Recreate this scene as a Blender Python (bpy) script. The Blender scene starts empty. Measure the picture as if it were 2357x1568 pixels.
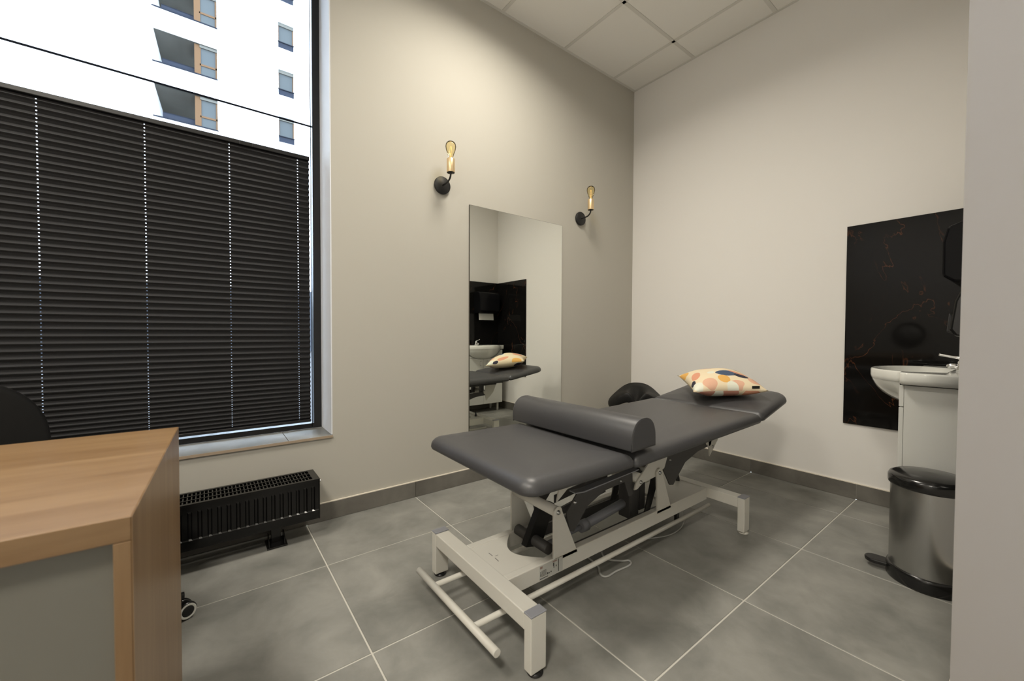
import bpy, bmesh, math, random
from mathutils import Vector, Matrix
random.seed(7)
PI = math.pi
SC = bpy.context.scene
COL = SC.collection

# ------------------------------------------------------------------ camera, world, exposure
cd = bpy.data.cameras.new('camera')
cam = bpy.data.objects.new('camera', cd)
COL.objects.link(cam)
cd.sensor_width = 36.0
cd.lens = 14.128
cd.shift_x = -9.3 / 2357
cd.shift_y = 1.36 / 2357
cd.clip_start = 0.02
cd.clip_end = 200
yaw, pitch, roll = math.radians(37.558), math.radians(-1.2895), math.radians(0.2502)
fw = Vector((math.sin(yaw) * math.cos(pitch), math.cos(yaw) * math.cos(pitch), math.sin(pitch)))
rt0 = Vector((math.cos(yaw), -math.sin(yaw), 0))
up0 = rt0.cross(fw)
rt = math.cos(roll) * rt0 + math.sin(roll) * up0
up = -math.sin(roll) * rt0 + math.cos(roll) * up0
m = Matrix((rt, up, -fw)).transposed().to_4x4()
m.translation = Vector((-3.179, -2.3437, 1.026))
cam.matrix_world = m
cd.dof.use_dof = True
cd.dof.focus_distance = 2.6
cd.dof.aperture_fstop = 3.5
SC.camera = cam

w = bpy.data.worlds.new('overcast_sky')
SC.world = w
w.use_nodes = True
bg = w.node_tree.nodes['Background']
bg.inputs[0].default_value = (0.76, 0.87, 1.0, 1)
bg.inputs[1].default_value = 12.0
SC.view_settings.view_transform = 'Standard'
SC.view_settings.look = 'None'
SC.view_settings.gamma = 1
SC.view_settings.use_curve_mapping = False
SC.view_settings.exposure = 0.06
LAMP = 27.0

# ------------------------------------------------------------------ materials
def lin(r, g, b):
    f = lambda c: (c / 255) / 12.92 if c / 255 <= 0.04045 else ((c / 255 + 0.055) / 1.055) ** 2.4
    return (f(r), f(g), f(b), 1)

def mat(name, col, rough=0.5, metal=0.0, spec=0.5, coat=0.0, bump=None, **kw):
    M = bpy.data.materials.new(name)
    M.use_nodes = True
    nt = M.node_tree
    b = nt.nodes['Principled BSDF']
    b.inputs['Base Color'].default_value = col
    b.inputs['Roughness'].default_value = rough
    b.inputs['Metallic'].default_value = metal
    b.inputs['Specular IOR Level'].default_value = spec
    b.inputs['Coat Weight'].default_value = coat
    for k, v in kw.items():
        b.inputs[k.replace('_', ' ')].default_value = v
    if bump:
        sc, st, di = bump
        tc = nt.nodes.new('ShaderNodeTexCoord')
        n = nt.nodes.new('ShaderNodeTexNoise')
        n.inputs['Scale'].default_value = sc
        n.inputs['Detail'].default_value = 4
        bp = nt.nodes.new('ShaderNodeBump')
        bp.inputs['Strength'].default_value = st
        bp.inputs['Distance'].default_value = di
        nt.links.new(tc.outputs['Object'], n.inputs['Vector'])
        nt.links.new(n.outputs['Fac'], bp.inputs['Height'])
        nt.links.new(bp.outputs['Normal'], b.inputs['Normal'])
    return M

def ramp_mix(M, c1, c2, scale, detail=6, lo=0.35, hi=0.65, stretch=(1, 1, 1), distort=0.0, coords='Object', per_object=0.0):
    """colour the base with two blended tones on noise, optionally offset and shifted per object"""
    nt = M.node_tree
    b = nt.nodes['Principled BSDF']
    tc = nt.nodes.new('ShaderNodeTexCoord')
    mp = nt.nodes.new('ShaderNodeMapping')
    mp.inputs['Scale'].default_value = stretch
    n = nt.nodes.new('ShaderNodeTexNoise')
    n.noise_dimensions = '4D'
    n.inputs['Scale'].default_value = scale
    n.inputs['Detail'].default_value = detail
    n.inputs['Roughness'].default_value = 0.6
    n.inputs['Distortion'].default_value = distort
    r = nt.nodes.new('ShaderNodeValToRGB')
    r.color_ramp.elements[0].position = lo
    r.color_ramp.elements[1].position = hi
    r.color_ramp.elements[0].color = c1
    r.color_ramp.elements[1].color = c2
    nt.links.new(tc.outputs[coords], mp.inputs['Vector'])
    nt.links.new(mp.outputs['Vector'], n.inputs['Vector'])
    nt.links.new(n.outputs['Fac'], r.inputs['Fac'])
    out = r.outputs['Color']
    oi = nt.nodes.new('ShaderNodeObjectInfo')
    mul = nt.nodes.new('ShaderNodeMath'); mul.operation = 'MULTIPLY'; mul.inputs[1].default_value = 37
    nt.links.new(oi.outputs['Random'], mul.inputs[0])
    nt.links.new(mul.outputs[0], n.inputs['W'])
    if per_object:
        mr = nt.nodes.new('ShaderNodeMapRange')
        mr.inputs['To Min'].default_value = 1 - per_object
        mr.inputs['To Max'].default_value = 1 + per_object
        hsv = nt.nodes.new('ShaderNodeHueSaturation')
        nt.links.new(oi.outputs['Random'], mr.inputs['Value'])
        nt.links.new(mr.outputs['Result'], hsv.inputs['Value'])
        nt.links.new(out, hsv.inputs['Color'])
        out = hsv.outputs['Color']
    nt.links.new(out, b.inputs['Base Color'])
    return M

M = {}
M['wall_taupe'] = mat('taupe_wall_paint', (0.485, 0.465, 0.410, 1), 0.75, spec=0.25, bump=(240, 0.06, 0.001))
M['wall_light'] = mat('light_wall_paint', (0.80, 0.778, 0.740, 1), 0.75, spec=0.25, bump=(240, 0.06, 0.001))
M['lining'] = mat('grey_opening_lining', (0.375, 0.355, 0.335, 1), 0.6, spec=0.25)
M['reveal'] = mat('white_reveal_paint', (0.74, 0.76, 0.80, 1), 0.7, spec=0.25)
M['tile'] = ramp_mix(mat('grey_porcelain_tile', (0.2, 0.2, 0.2, 1), 0.42, spec=0.4), (0.150, 0.151, 0.137, 1), (0.275, 0.270, 0.246, 1), 5.0, 9, 0.30, 0.70, distort=0.35, per_object=0.05)
M['tile_dark'] = ramp_mix(mat('skirting_tile', (0.15, 0.15, 0.15, 1), 0.45, spec=0.4), (0.115, 0.108, 0.094, 1), (0.19, 0.18, 0.158, 1), 5, 8, 0.32, 0.68, distort=0.6, per_object=0.05)
M['grout'] = mat('pale_grout', (0.50, 0.485, 0.435, 1), 0.9, spec=0.1, bump=(400, 0.1, 0.001))
M['caulk'] = mat('cream_sealant', (0.72, 0.66, 0.56, 1), 0.6)
M['sill_edge'] = mat('sill_edge_trim', (0.36, 0.28, 0.20, 1), 0.5)
M['ceiling'] = mat('ceiling_board', (0.90, 0.885, 0.84, 1), 0.9, spec=0.1, bump=(500, 0.12, 0.001))
M['ceiling_grid'] = mat('ceiling_grid_metal', (0.74, 0.725, 0.68, 1), 0.6, spec=0.2)
M['black_frame'] = mat('black_window_frame', (0.010, 0.010, 0.011, 1), 0.38)
M['leather'] = mat('charcoal_vinyl', (0.052, 0.052, 0.055, 1), 0.42, spec=0.6, bump=(420, 0.10, 0.0006))
M['black_leather'] = mat('black_vinyl', (0.007, 0.007, 0.007, 1), 0.5, spec=0.25, bump=(420, 0.1, 0.0006))
M['cream'] = mat('cream_powder_coat', (0.66, 0.64, 0.575, 1), 0.42, spec=0.45)
M['grey_plastic'] = mat('grey_plastic_cap', (0.27, 0.275, 0.30, 1), 0.5)
M['dark_steel'] = mat('dark_grey_steel', (0.058, 0.056, 0.055, 1), 0.48)
M['black_plastic'] = mat('black_plastic', (0.009, 0.009, 0.009, 1), 0.35)
M['gloss_black'] = mat('gloss_black_plastic', (0.008, 0.008, 0.008, 1), 0.2, coat=0.1)
M['chrome'] = mat('chrome', (0.8, 0.8, 0.8, 1), 0.1, metal=1.0)
M['bolt'] = mat('bolt_steel', (0.45, 0.45, 0.44, 1), 0.3, metal=1.0)
M['brass'] = mat('brushed_brass', (0.84, 0.64, 0.38, 1), 0.35, metal=0.8)
M['radiator'] = mat('black_radiator_enamel', (0.0045, 0.0045, 0.0045, 1), 0.16, spec=0.4)
M['ceramic'] = mat('white_ceramic', (0.72, 0.72, 0.67, 1), 0.09, spec=0.6, coat=0.3)
M['white_gloss'] = mat('white_cabinet_lacquer', (0.62, 0.62, 0.58, 1), 0.18, coat=0.2)
M['paper'] = mat('paper_towel', (0.75, 0.75, 0.72, 1), 0.9)
M['cable'] = mat('grey_cable', (0.42, 0.42, 0.40, 1), 0.45)
M['black_matte'] = mat('matte_black_metal', (0.012, 0.012, 0.012, 1), 0.5)
M['panel_grey'] = mat('frosted_grey_panel', (0.16, 0.155, 0.13, 1), 0.45)
M['label_white'] = mat('label_film', (0.50, 0.50, 0.46, 1), 0.4)
M['ink'] = mat('label_ink', (0.05, 0.05, 0.045, 1), 0.5)
M['ink_grey'] = mat('label_ink_grey', (0.20, 0.195, 0.18, 1), 0.5)
M['ink_rust'] = mat('label_ink_rust', (0.30, 0.20, 0.17, 1), 0.5)
M['clock_face'] = mat('clock_face', (0.6, 0.6, 0.58, 1), 0.5)

# brushed steel
M['steel'] = mat('brushed_steel', (0.46, 0.46, 0.45, 1), 0.27, metal=1.0, Anisotropic=0.7)
# mirror
M['mirror'] = mat('mirror_glass', (0.93, 0.95, 0.91, 1), 0.0, metal=1.0)
M['mirror_edge'] = mat('mirror_edge', (0.07, 0.065, 0.05, 1), 0.3)

def marble():
    X = mat('black_marble', (0.01, 0.01, 0.01, 1), 0.05, spec=0.18)
    nt = X.node_tree
    b = nt.nodes['Principled BSDF']
    tc = nt.nodes.new('ShaderNodeTexCoord')
    n1 = nt.nodes.new('ShaderNodeTexNoise'); n1.inputs['Scale'].default_value = 1.5; n1.inputs['Detail'].default_value = 5; n1.inputs['Distortion'].default_value = 1.2
    sub = nt.nodes.new('ShaderNodeMath'); sub.operation = 'SUBTRACT'; sub.inputs[1].default_value = 0.5
    ab = nt.nodes.new('ShaderNodeMath'); ab.operation = 'ABSOLUTE'
    r = nt.nodes.new('ShaderNodeValToRGB')
    r.color_ramp.elements[0].position = 0.0; r.color_ramp.elements[0].color = (1, 1, 1, 1)
    r.color_ramp.elements[1].position = 0.003; r.color_ramp.elements[1].color = (0, 0, 0, 1)
    n2 = nt.nodes.new('ShaderNodeTexNoise'); n2.inputs['Scale'].default_value = 4.5; n2.inputs['Detail'].default_value = 3
    r2 = nt.nodes.new('ShaderNodeValToRGB')
    r2.color_ramp.elements[0].position = 0.42; r2.color_ramp.elements[0].color = (0, 0, 0, 1)
    r2.color_ramp.elements[1].position = 0.62; r2.color_ramp.elements[1].color = (1, 1, 1, 1)
    mu = nt.nodes.new('ShaderNodeMath'); mu.operation = 'MULTIPLY'
    mx = nt.nodes.new('ShaderNodeMix'); mx.data_type = 'RGBA'
    mx.inputs['A'].default_value = (0.0065, 0.0062, 0.006, 1)
    mx.inputs['B'].default_value = (0.11, 0.042, 0.020, 1)
    L = nt.links.new
    L(tc.outputs['Object'], n1.inputs['Vector']); L(n1.outputs['Fac'], sub.inputs[0]); L(sub.outputs[0], ab.inputs[0]); L(ab.outputs[0], r.inputs['Fac'])
    L(tc.outputs['Object'], n2.inputs['Vector']); L(n2.outputs['Fac'], r2.inputs['Fac'])
    L(r.outputs['Color'], mu.inputs[0]); L(r2.outputs['Color'], mu.inputs[1]); L(mu.outputs[0], mx.inputs['Factor']); L(mx.outputs['Result'], b.inputs['Base Color'])
    return X
M['marble'] = marble()

def wood(name, axis):
    st = {'x': (1.2, 14, 14), 'z': (14, 14, 1.2), 'y': (14, 1.2, 14)}[axis]
    X = mat(name, (0.5, 0.3, 0.15, 1), 0.36, spec=0.5)
    ramp_mix(X, (0.165, 0.092, 0.038, 1), (0.285, 0.182, 0.092, 1), 1.6, 7, 0.25, 0.75, stretch=st, distort=0.4)
    return X
M['wood_x'] = wood('oak_laminate_along', 'x')
M['wood_z'] = wood('oak_laminate_upright', 'z')

def thin_glass(name, tint, refl=0.06, alpha_col=None):
    X = bpy.data.materials.new(name); X.use_nodes = True
    nt = X.node_tree
    for n in list(nt.nodes):
        if n.type != 'OUTPUT_MATERIAL': nt.nodes.remove(n)
    out = [n for n in nt.nodes if n.type == 'OUTPUT_MATERIAL'][0]
    tr = nt.nodes.new('ShaderNodeBsdfTransparent'); tr.inputs[0].default_value = tint
    gl = nt.nodes.new('ShaderNodeBsdfGlossy'); gl.inputs['Roughness'].default_value = 0.02
    fr = nt.nodes.new('ShaderNodeFresnel'); fr.inputs['IOR'].default_value = 1.35
    mx = nt.nodes.new('ShaderNodeMixShader')
    nt.links.new(fr.outputs[0], mx.inputs[0]); nt.links.new(tr.outputs[0], mx.inputs[1]); nt.links.new(gl.outputs[0], mx.inputs[2])
    nt.links.new(mx.outputs[0], out.inputs['Surface'])
    return X
M['pane'] = thin_glass('window_glass', (0.95, 0.98, 1.0, 1))
M['amber'] = thin_glass('amber_bulb_glass', (1.0, 0.94, 0.74, 1))
_nt = M['amber'].node_tree
_tl = _nt.nodes.new('ShaderNodeBsdfTranslucent'); _tl.inputs[0].default_value = (1.0, 0.80, 0.42, 1)
_m2 = _nt.nodes.new('ShaderNodeMixShader'); _m2.inputs[0].default_value = 0.10
_mx = [n for n in _nt.nodes if n.type == 'MIX_SHADER' and n != _m2][0]
_tr = [n for n in _nt.nodes if n.type == 'BSDF_TRANSPARENT'][0]
_nt.links.new(_tr.outputs[0], _m2.inputs[1]); _nt.links.new(_tl.outputs[0], _m2.inputs[2]); _nt.links.new(_m2.outputs[0], _mx.inputs[1])
[n for n in _nt.nodes if n.type == 'FRESNEL'][0].inputs['IOR'].default_value = 1.2
M['smoke'] = mat('smoked_acrylic', (0.006, 0.006, 0.007, 1), 0.2, spec=0.1)
M['filament'] = mat('filament', (0.9, 0.6, 0.2, 1), 0.4, Emission_Color=(1.0, 0.75, 0.40, 1), Emission_Strength=0.5)
M['lamp_face'] = mat('led_diffuser', (0.9, 0.88, 0.82, 1), 0.6, Emission_Color=(1.0, 0.92, 0.78, 1), Emission_Strength=2.0)
M['facade'] = mat('white_render_facade', (0.88, 0.89, 0.90, 1), 0.9, spec=0.1)
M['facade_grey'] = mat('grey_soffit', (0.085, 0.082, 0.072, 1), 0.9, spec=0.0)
M['dark_cladding'] = mat('dark_ground_floor_cladding', (0.045, 0.05, 0.06, 1), 0.8, spec=0.0)
M['rail_glass'] = mat('blue_grey_balustrade', (0.016, 0.019, 0.027, 1), 0.5, spec=0.02)
M['far_wood'] = mat('far_timber_frame', (0.085, 0.050, 0.028, 1), 0.6, spec=0.0)
M['far_glass'] = mat('far_window_glass', (0.050, 0.055, 0.056, 1), 0.6, spec=0.0)
M['far_sill'] = mat('far_metal_trim', (0.012, 0.014, 0.019, 1), 0.6, spec=0.0)
M['street'] = mat('pale_paving', (0.03, 0.03, 0.033, 1), 0.9)
M['blind'] = mat('charcoal_pleated_fabric', (0.027, 0.027, 0.029, 1), 0.85, spec=0.2, Sheen_Weight=0.15)
M['cushion_label'] = mat('black_ribbon', (0.012, 0.012, 0.01, 1), 0.7)

# ------------------------------------------------------------------ helpers
def obj(name, bm, m, parent=None, smooth=False, kind=None, bevel=0.0, bseg=2, loc=None, sub=0):
    me = bpy.data.meshes.new(name)
    bmesh.ops.recalc_face_normals(bm, faces=bm.faces[:])
    bm.to_mesh(me); bm.free()
    for mm in (m if isinstance(m, (list, tuple)) else [m]):
        me.materials.append(mm)
    if smooth:
        for p in me.polygons: p.use_smooth = True
    o = bpy.data.objects.new(name, me)
    COL.objects.link(o)
    if parent is not None: o.parent = parent
    if loc: o.location = loc
    if kind: o['kind'] = kind
    if bevel:
        b = o.modifiers.new('bevel', 'BEVEL'); b.width = bevel; b.segments = bseg; b.limit_method = 'ANGLE'; b.angle_limit = math.radians(40)
        b.harden_normals = False
    if sub:
        s = o.modifiers.new('sub', 'SUBSURF'); s.levels = sub; s.render_levels = sub
    return o

def thing(name, label, cat, loc=(0, 0, 0), rz=0.0, group=None):
    o = bpy.data.objects.new(name, None)
    COL.objects.link(o)
    o.location = loc; o.rotation_euler = (0, 0, rz)
    o.empty_display_size = 0.1
    o['label'] = label; o['category'] = cat
    if group: o['group'] = group
    return o

def tag(o, label, cat, group=None):
    o['label'] = label; o['category'] = cat
    if group: o['group'] = group
    return o

def box(bm, x0, x1, y0, y1, z0, z1, mi=0):
    v = [bm.verts.new((x, y, z)) for x in (x0, x1) for y in (y0, y1) for z in (z0, z1)]
    for f in ((0, 1, 3, 2), (4, 6, 7, 5), (0, 4, 5, 1), (2, 3, 7, 6), (0, 2, 6, 4), (1, 5, 7, 3)):
        fc = bm.faces.new([v[i] for i in f]); fc.material_index = mi
    return v

def bx(*a):
    bm = bmesh.new(); box(bm, *a); return bm

def frame_of(d):
    d = d.normalized()
    a = Vector((0, 0, 1)) if abs(d.z) < 0.9 else Vector((1, 0, 0))
    u = d.cross(a).normalized(); v = d.cross(u).normalized()
    return u, v

def tube(bm, pts, r, n=12, cap=True, closed=False):
    pts = [Vector(p) for p in pts]
    rr = r if isinstance(r, (list, tuple)) else [r] * len(pts)
    rings = []; u = None
    N = len(pts)
    for i, p in enumerate(pts):
        if closed: d = pts[(i + 1) % N] - pts[i - 1]
        elif i == 0: d = pts[1] - pts[0]
        elif i == N - 1: d = pts[-1] - pts[-2]
        else: d = (pts[i + 1] - pts[i]).normalized() + (pts[i] - pts[i - 1]).normalized()
        d.normalize()
        if u is None: u, v = frame_of(d)
        else:
            u = (u - u.dot(d) * d).normalized(); v = d.cross(u)
        rings.append([bm.verts.new(p + rr[i] * (math.cos(2 * PI * k / n) * u + math.sin(2 * PI * k / n) * v)) for k in range(n)])
    seq = list(zip(rings, rings[1:])) + ([(rings[-1], rings[0])] if closed else [])
    for a, b in seq:
        for k in range(n):
            bm.faces.new((a[k], a[(k + 1) % n], b[(k + 1) % n], b[k])).smooth = True
    if cap and not closed:
        bm.faces.new(rings[0][::-1]); bm.faces.new(rings[-1])
    return bm

def spline(pts, n=8):
    P = [Vector(p) for p in pts]; out = []
    for i in range(len(P) - 1):
        p0 = P[max(i - 1, 0)]; p1 = P[i]; p2 = P[i + 1]; p3 = P[min(i + 2, len(P) - 1)]
        for k in range(n):
            t = k / n
            out.append(0.5 * ((2 * p1) + (-p0 + p2) * t + (2 * p0 - 5 * p1 + 4 * p2 - p3) * t * t + (-p0 + 3 * p1 - 3 * p2 + p3) * t ** 3))
    out.append(P[-1]); return out

def lathe(bm, prof, c=(0, 0, 0), n=32, axis='z', capb=True, capt=True):
    c = Vector(c); rings = []
    for r, h in prof:
        ring = []
        for k in range(n):
            a = 2 * PI * k / n; p = (r * math.cos(a), r * math.sin(a), h)
            if axis == 'y': p = (p[0], h, p[1])
            if axis == 'x': p = (h, p[0], p[1])
            ring.append(bm.verts.new(c + Vector(p)))
        rings.append(ring)
    for a, b in zip(rings, rings[1:]):
        for k in range(n):
            bm.faces.new((a[k], a[(k + 1) % n], b[(k + 1) % n], b[k])).smooth = True
    if capb: bm.faces.new(rings[0])
    if capt: bm.faces.new(rings[-1])
    return bm

def prism(bm, poly, y0, y1, plane='xz', mi=0):
    def mk(a, b, c):
        return {'xz': (a, c, b), 'xy': (a, b, c), 'yz': (c, a, b)}[plane]
    A = [bm.verts.new(mk(a, b, y0)) for a, b in poly]
    B = [bm.verts.new(mk(a, b, y1)) for a, b in poly]
    n = len(poly)
    bm.faces.new(A[::-1]).material_index = mi; bm.faces.new(B).material_index = mi
    for i in range(n):
        bm.faces.new((A[i], A[(i + 1) % n], B[(i + 1) % n], B[i])).material_index = mi
    return bm

def grid_holes_wall(name, m, rects, y0, y1, holes):
    pass

# ------------------------------------------------------------------ room dimensions
H = 3.265
XL, YB = -5.25, -4.4            # far left wall, wall behind the camera
WX0, WX1, WZ0, WZ1, WD = -5.05, -2.64, 0.448, 3.12, 0.30
GX = [-0.34 - 0.608 * k for k in range(9)]
GY = [-0.463 - 0.606 * k for k in range(7)]
YC, XC = -2.225, -1.70          # near partition plane and its end

# floor: grout bed + every tile as a piece
floor = obj('floor', bx(XL, 0, YB, 0, -0.1, -0.002), M['grout'], kind='structure')
ex = [0.0] + GX; ex = [e for e in ex if e > XL] + [XL]
ey = [0.0] + [g for g in GY if g > YB] + [YB]
tile_cache = {}
def tile_mesh(w, d, h, nm, m):
    key = (round(w, 3), round(d, 3), round(h, 3), nm)
    if key not in tile_cache:
        bm = bmesh.new(); c = 0.0012
        a = [bm.verts.new(p) for p in ((0, 0, 0), (w, 0, 0), (w, d, 0), (0, d, 0))]
        b = [bm.verts.new(p) for p in ((0, 0, h - c), (w, 0, h - c), (w, d, h - c), (0, d, h - c))]
        t = [bm.verts.new(p) for p in ((c, c, h), (w - c, c, h), (w - c, d - c, h), (c, d - c, h))]
        for lo, hi in ((a, b), (b, t)):
            for i in range(4): bm.faces.new((lo[i], lo[(i + 1) % 4], hi[(i + 1) % 4], hi[i]))
        bm.faces.new(t); bm.faces.new(a[::-1])
        bmesh.ops.recalc_face_normals(bm, faces=bm.faces[:])
        me = bpy.data.meshes.new(nm); bm.to_mesh(me); bm.free(); me.materials.append(m)
        tile_cache[key] = me
    return tile_cache[key]
g = 0.0028
for i in range(len(ex) - 1):
    for j in range(len(ey) - 1):
        x1, x0 = ex[i] - g, ex[i + 1] + g
        y1, y0 = ey[j] - g, ey[j + 1] + g
        o = bpy.data.objects.new('floor_tile', tile_mesh(x1 - x0, y1 - y0, 0.006, 'floor_tile', M['tile']))
        o.location = (x0, y0, -0.006); COL.objects.link(o); o.parent = floor

# walls
def wall_with_window():
    bm = bmesh.new()
    box(bm, XL - 0.2, WX0, 0, WD, 0, H); box(bm, WX1, 0.2, 0, WD, 0, H)
    box(bm, WX0, WX1, 0, WD, 0, WZ0); box(bm, WX0, WX1, 0, WD, WZ1, H)
    return obj('wall_back', bm, M['wall_taupe'], kind='structure')
wall_back = wall_with_window()
wall_right = obj('wall_right', bx(0, 0.2, -4.6, 0, 0, H), M['wall_light'], kind='structure')
wall_left = obj('wall_left', bx(XL - 0.2, XL, -4.6, 0, 0, H), M['wall_light'], kind='structure')
wall_front = obj('wall_front', bx(XL - 0.2, 0.2, YB - 0.2, YB, 0, H), M['wall_light'], kind='structure')
wall_near = obj('wall_near', bx(XC, 0, YC - 0.14, YC, 0, H), M['wall_light'], kind='structure')
obj('trim_2', bx(XC - 0.006, XC, YC - 0.146, YC, 0, H), M['lining'], kind='structure')
# white plaster reveal lining of the window recess
rv = bmesh.new()
box(rv, WX1 - 0.006, WX1 + 0.001, 0.0005, WD, WZ0 + 0.014, WZ1)
box(rv, WX0, WX1, 0.0005, WD, WZ1 - 0.006, WZ1 + 0.001)
obj('trim_1', rv, M['reveal'], kind='structure')

# skirting tiles
def skirting(name, along, a0, a1, cuts, plane, sgn):
    base = bmesh.new()
    if along == 'x': box(base, a0, a1, plane, plane + sgn * 0.005, 0, 0.094)
    else: box(base, plane, plane + sgn * 0.005, a0, a1, 0, 0.094)
    root = obj(name, base, M['grout'], kind='structure')
    cap = bmesh.new()
    if along == 'x': box(cap, a0, a1, plane, plane + sgn * 0.0085, 0.0945, 0.099)
    else: box(cap, plane, plane + sgn * 0.0085, a0, a1, 0.0945, 0.099)
    obj('sealant_bead', cap, M['caulk'], root)
    es = sorted([a0, a1] + [c for c in cuts if a0 < c < a1])
    for p, q in zip(es, es[1:]):
        b = bmesh.new()
        lo, hi = sorted((plane + sgn * 0.004, plane + sgn * 0.010))
        if along == 'x': box(b, p + 0.0015, q - 0.0015, lo, hi, 0.0015, 0.0945)
        else: box(b, lo, hi, p + 0.0015, q - 0.0015, 0.0015, 0.0945)
        obj('skirting_tile', b, M['tile_dark'], root)
    return root
skirting('baseboard_back', 'x', XL, 0, GX, 0, -1)
skirting('baseboard_right', 'y', YC, 0, GY, 0, -1)
skirting('baseboard_near', 'x', XC + 0.02, 0, GX, YC, 1)

# ceiling: board tiles in a T-bar grid
ceiling = obj('ceiling', bx(XL - 0.2, 0.2, -4.6, 0.3, H + 0.02, H + 0.12), M['ceiling_grid'], kind='structure')
cx = [0.0, -0.312] + [-0.312 - 0.602 * k for k in range(1, 9)]
cy = [0.0, -0.585] + [-0.585 - 0.596 * k for k in range(1, 7)]
cx = [c for c in cx if c > XL] + [XL]; cy = [c for c in cy if c > YB] + [YB]
LIGHTS = [(3, 1), (7, 1), (7, 4)]
gb = bmesh.new()
for c in cx[1:-1]: box(gb, c - 0.012, c + 0.012, YB, 0, H - 0.001, H + 0.02)
for c in cy[1:-1]: box(gb, XL, 0, c - 0.012, c + 0.012, H - 0.001, H + 0.0195)
obj('ceiling_grid_bars', gb, M['ceiling_grid'], ceiling)
ab_ = bmesh.new()
box(ab_, XL, 0, -0.022, 0, H - 0.0015, H + 0.018); box(ab_, -0.022, 0, YB, -0.022, H - 0.0015, H + 0.018)
obj('perimeter_angle', ab_, M['ceiling_grid'], ceiling)
for i in range(len(cx) - 1):
    for j in range(len(cy) - 1):
        if (i, j) in LIGHTS: continue
        x1, x0, y1, y0 = cx[i] - 0.0125, cx[i + 1] + 0.0125, cy[j] - 0.0125, cy[j + 1] + 0.0125
        if x1 - x0 < 0.05 or y1 - y0 < 0.05: continue
        me = tile_mesh(x1 - x0, y1 - y0, 0.012, 'ceiling_tile', M['ceiling'])
        o = bpy.data.objects.new('ceiling_tile', me)
        o.location = (x0, y1, H + 0.013); o.rotation_euler = (PI, 0, 0); COL.objects.link(o); o.parent = ceiling

# LED panels set flush in the grid (one over the table; both desk-side ones added as fill)
POW = {(3, 1): 1.25, (7, 1): 0.9, (7, 4): 2.2}
WHERE = {(3, 1): "above the treatment table", (7, 1): "added as unseen fill light beside the window above the desk", (7, 4): "added as unseen fill light behind the camera on the desk side"}
for (i, j) in LIGHTS:
    x1, x0, y1, y0 = cx[i] - 0.013, cx[i + 1] + 0.013, cy[j] - 0.013, cy[j + 1] + 0.013
    xm, ym = (x0 + x1) / 2, (y0 + y1) / 2
    t = thing('ceiling_light', 'square ceiling LED panel ' + WHERE[(i, j)], 'ceiling light', (xm, ym, H), group='LED panels in the ceiling')
    hx, hy = (x1 - x0) / 2, (y1 - y0) / 2
    b = bmesh.new()
    box(b, -hx, hx, -hy, -hy + 0.015, -0.002, 0.015); box(b, -hx, hx, hy - 0.015, hy, -0.002, 0.015)
    box(b, -hx, -hx + 0.015, -hy + 0.015, hy - 0.015, -0.002, 0.015); box(b, hx - 0.015, hx, -hy + 0.015, hy - 0.015, -0.002, 0.015)
    obj('frame', b, M['cream'], t)
    obj('diffuser', bx(-hx + 0.015, hx - 0.015, -hy + 0.015, hy - 0.015, 0.001, 0.012), M['lamp_face'], t)
    ld = bpy.data.lights.new('panel_lamp', 'AREA'); ld.shape = 'SQUARE'; ld.size = 0.54; ld.spread = math.radians(155)
    ld.energy = LAMP * POW[(i, j)]; ld.color = (1.0, 0.93, 0.82)
    lo = bpy.data.objects.new('panel_lamp', ld); COL.objects.link(lo); lo.parent = t; lo.location = (0, 0, -0.004)

# ------------------------------------------------------------------ window
win = obj('window_1', (lambda b: (box(b, WX1 - 0.046, WX1 - 0.006, 0.235, 0.295, WZ0 + 0.012, WZ1 - 0.006),
                                  box(b, WX0, WX0 + 0.052, 0.235, 0.295, WZ0 + 0.012, WZ1 - 0.006),
                                  box(b, WX0 + 0.052, WX1 - 0.046, 0.235, 0.295, WZ0 + 0.012, WZ0 + 0.040),
                                  box(b, WX0 + 0.052, WX1 - 0.046, 0.235, 0.295, WZ1 - 0.06, WZ1 - 0.006)) and b)(bmesh.new()),
          M['black_frame'], kind='structure')
obj('pane', bx(WX0 + 0.05, WX1 - 0.036, 0.270, 0.274, WZ0 + 0.04, WZ1 - 0.06), M['pane'], win)
obj('glazing_joint', bx(WX0 + 0.05, WX1 - 0.046, 0.262, 0.268, 2.213, 2.221), M['far_sill'], win)

# tiled window sill
sill = obj('window_sill', bx(WX0, WX1, 0.0, 0.235, WZ0, WZ0 + 0.004), M['grout'], kind='structure')
for a, b_ in ((WX1, -2.852), (-2.852, -3.455), (-3.455, -4.06), (-4.06, -4.66), (-4.66, WX0)):
    o = obj('sill_tile', bx(b_ + 0.0015, a - 0.0015, -0.006, 0.234, WZ0 + 0.002, WZ0 + 0.012), M['tile'], sill)
obj('sill_edge', bx(WX0, WX1, -0.009, -0.006, WZ0 - 0.001, WZ0 + 0.012), M['sill_edge'], sill)

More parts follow.
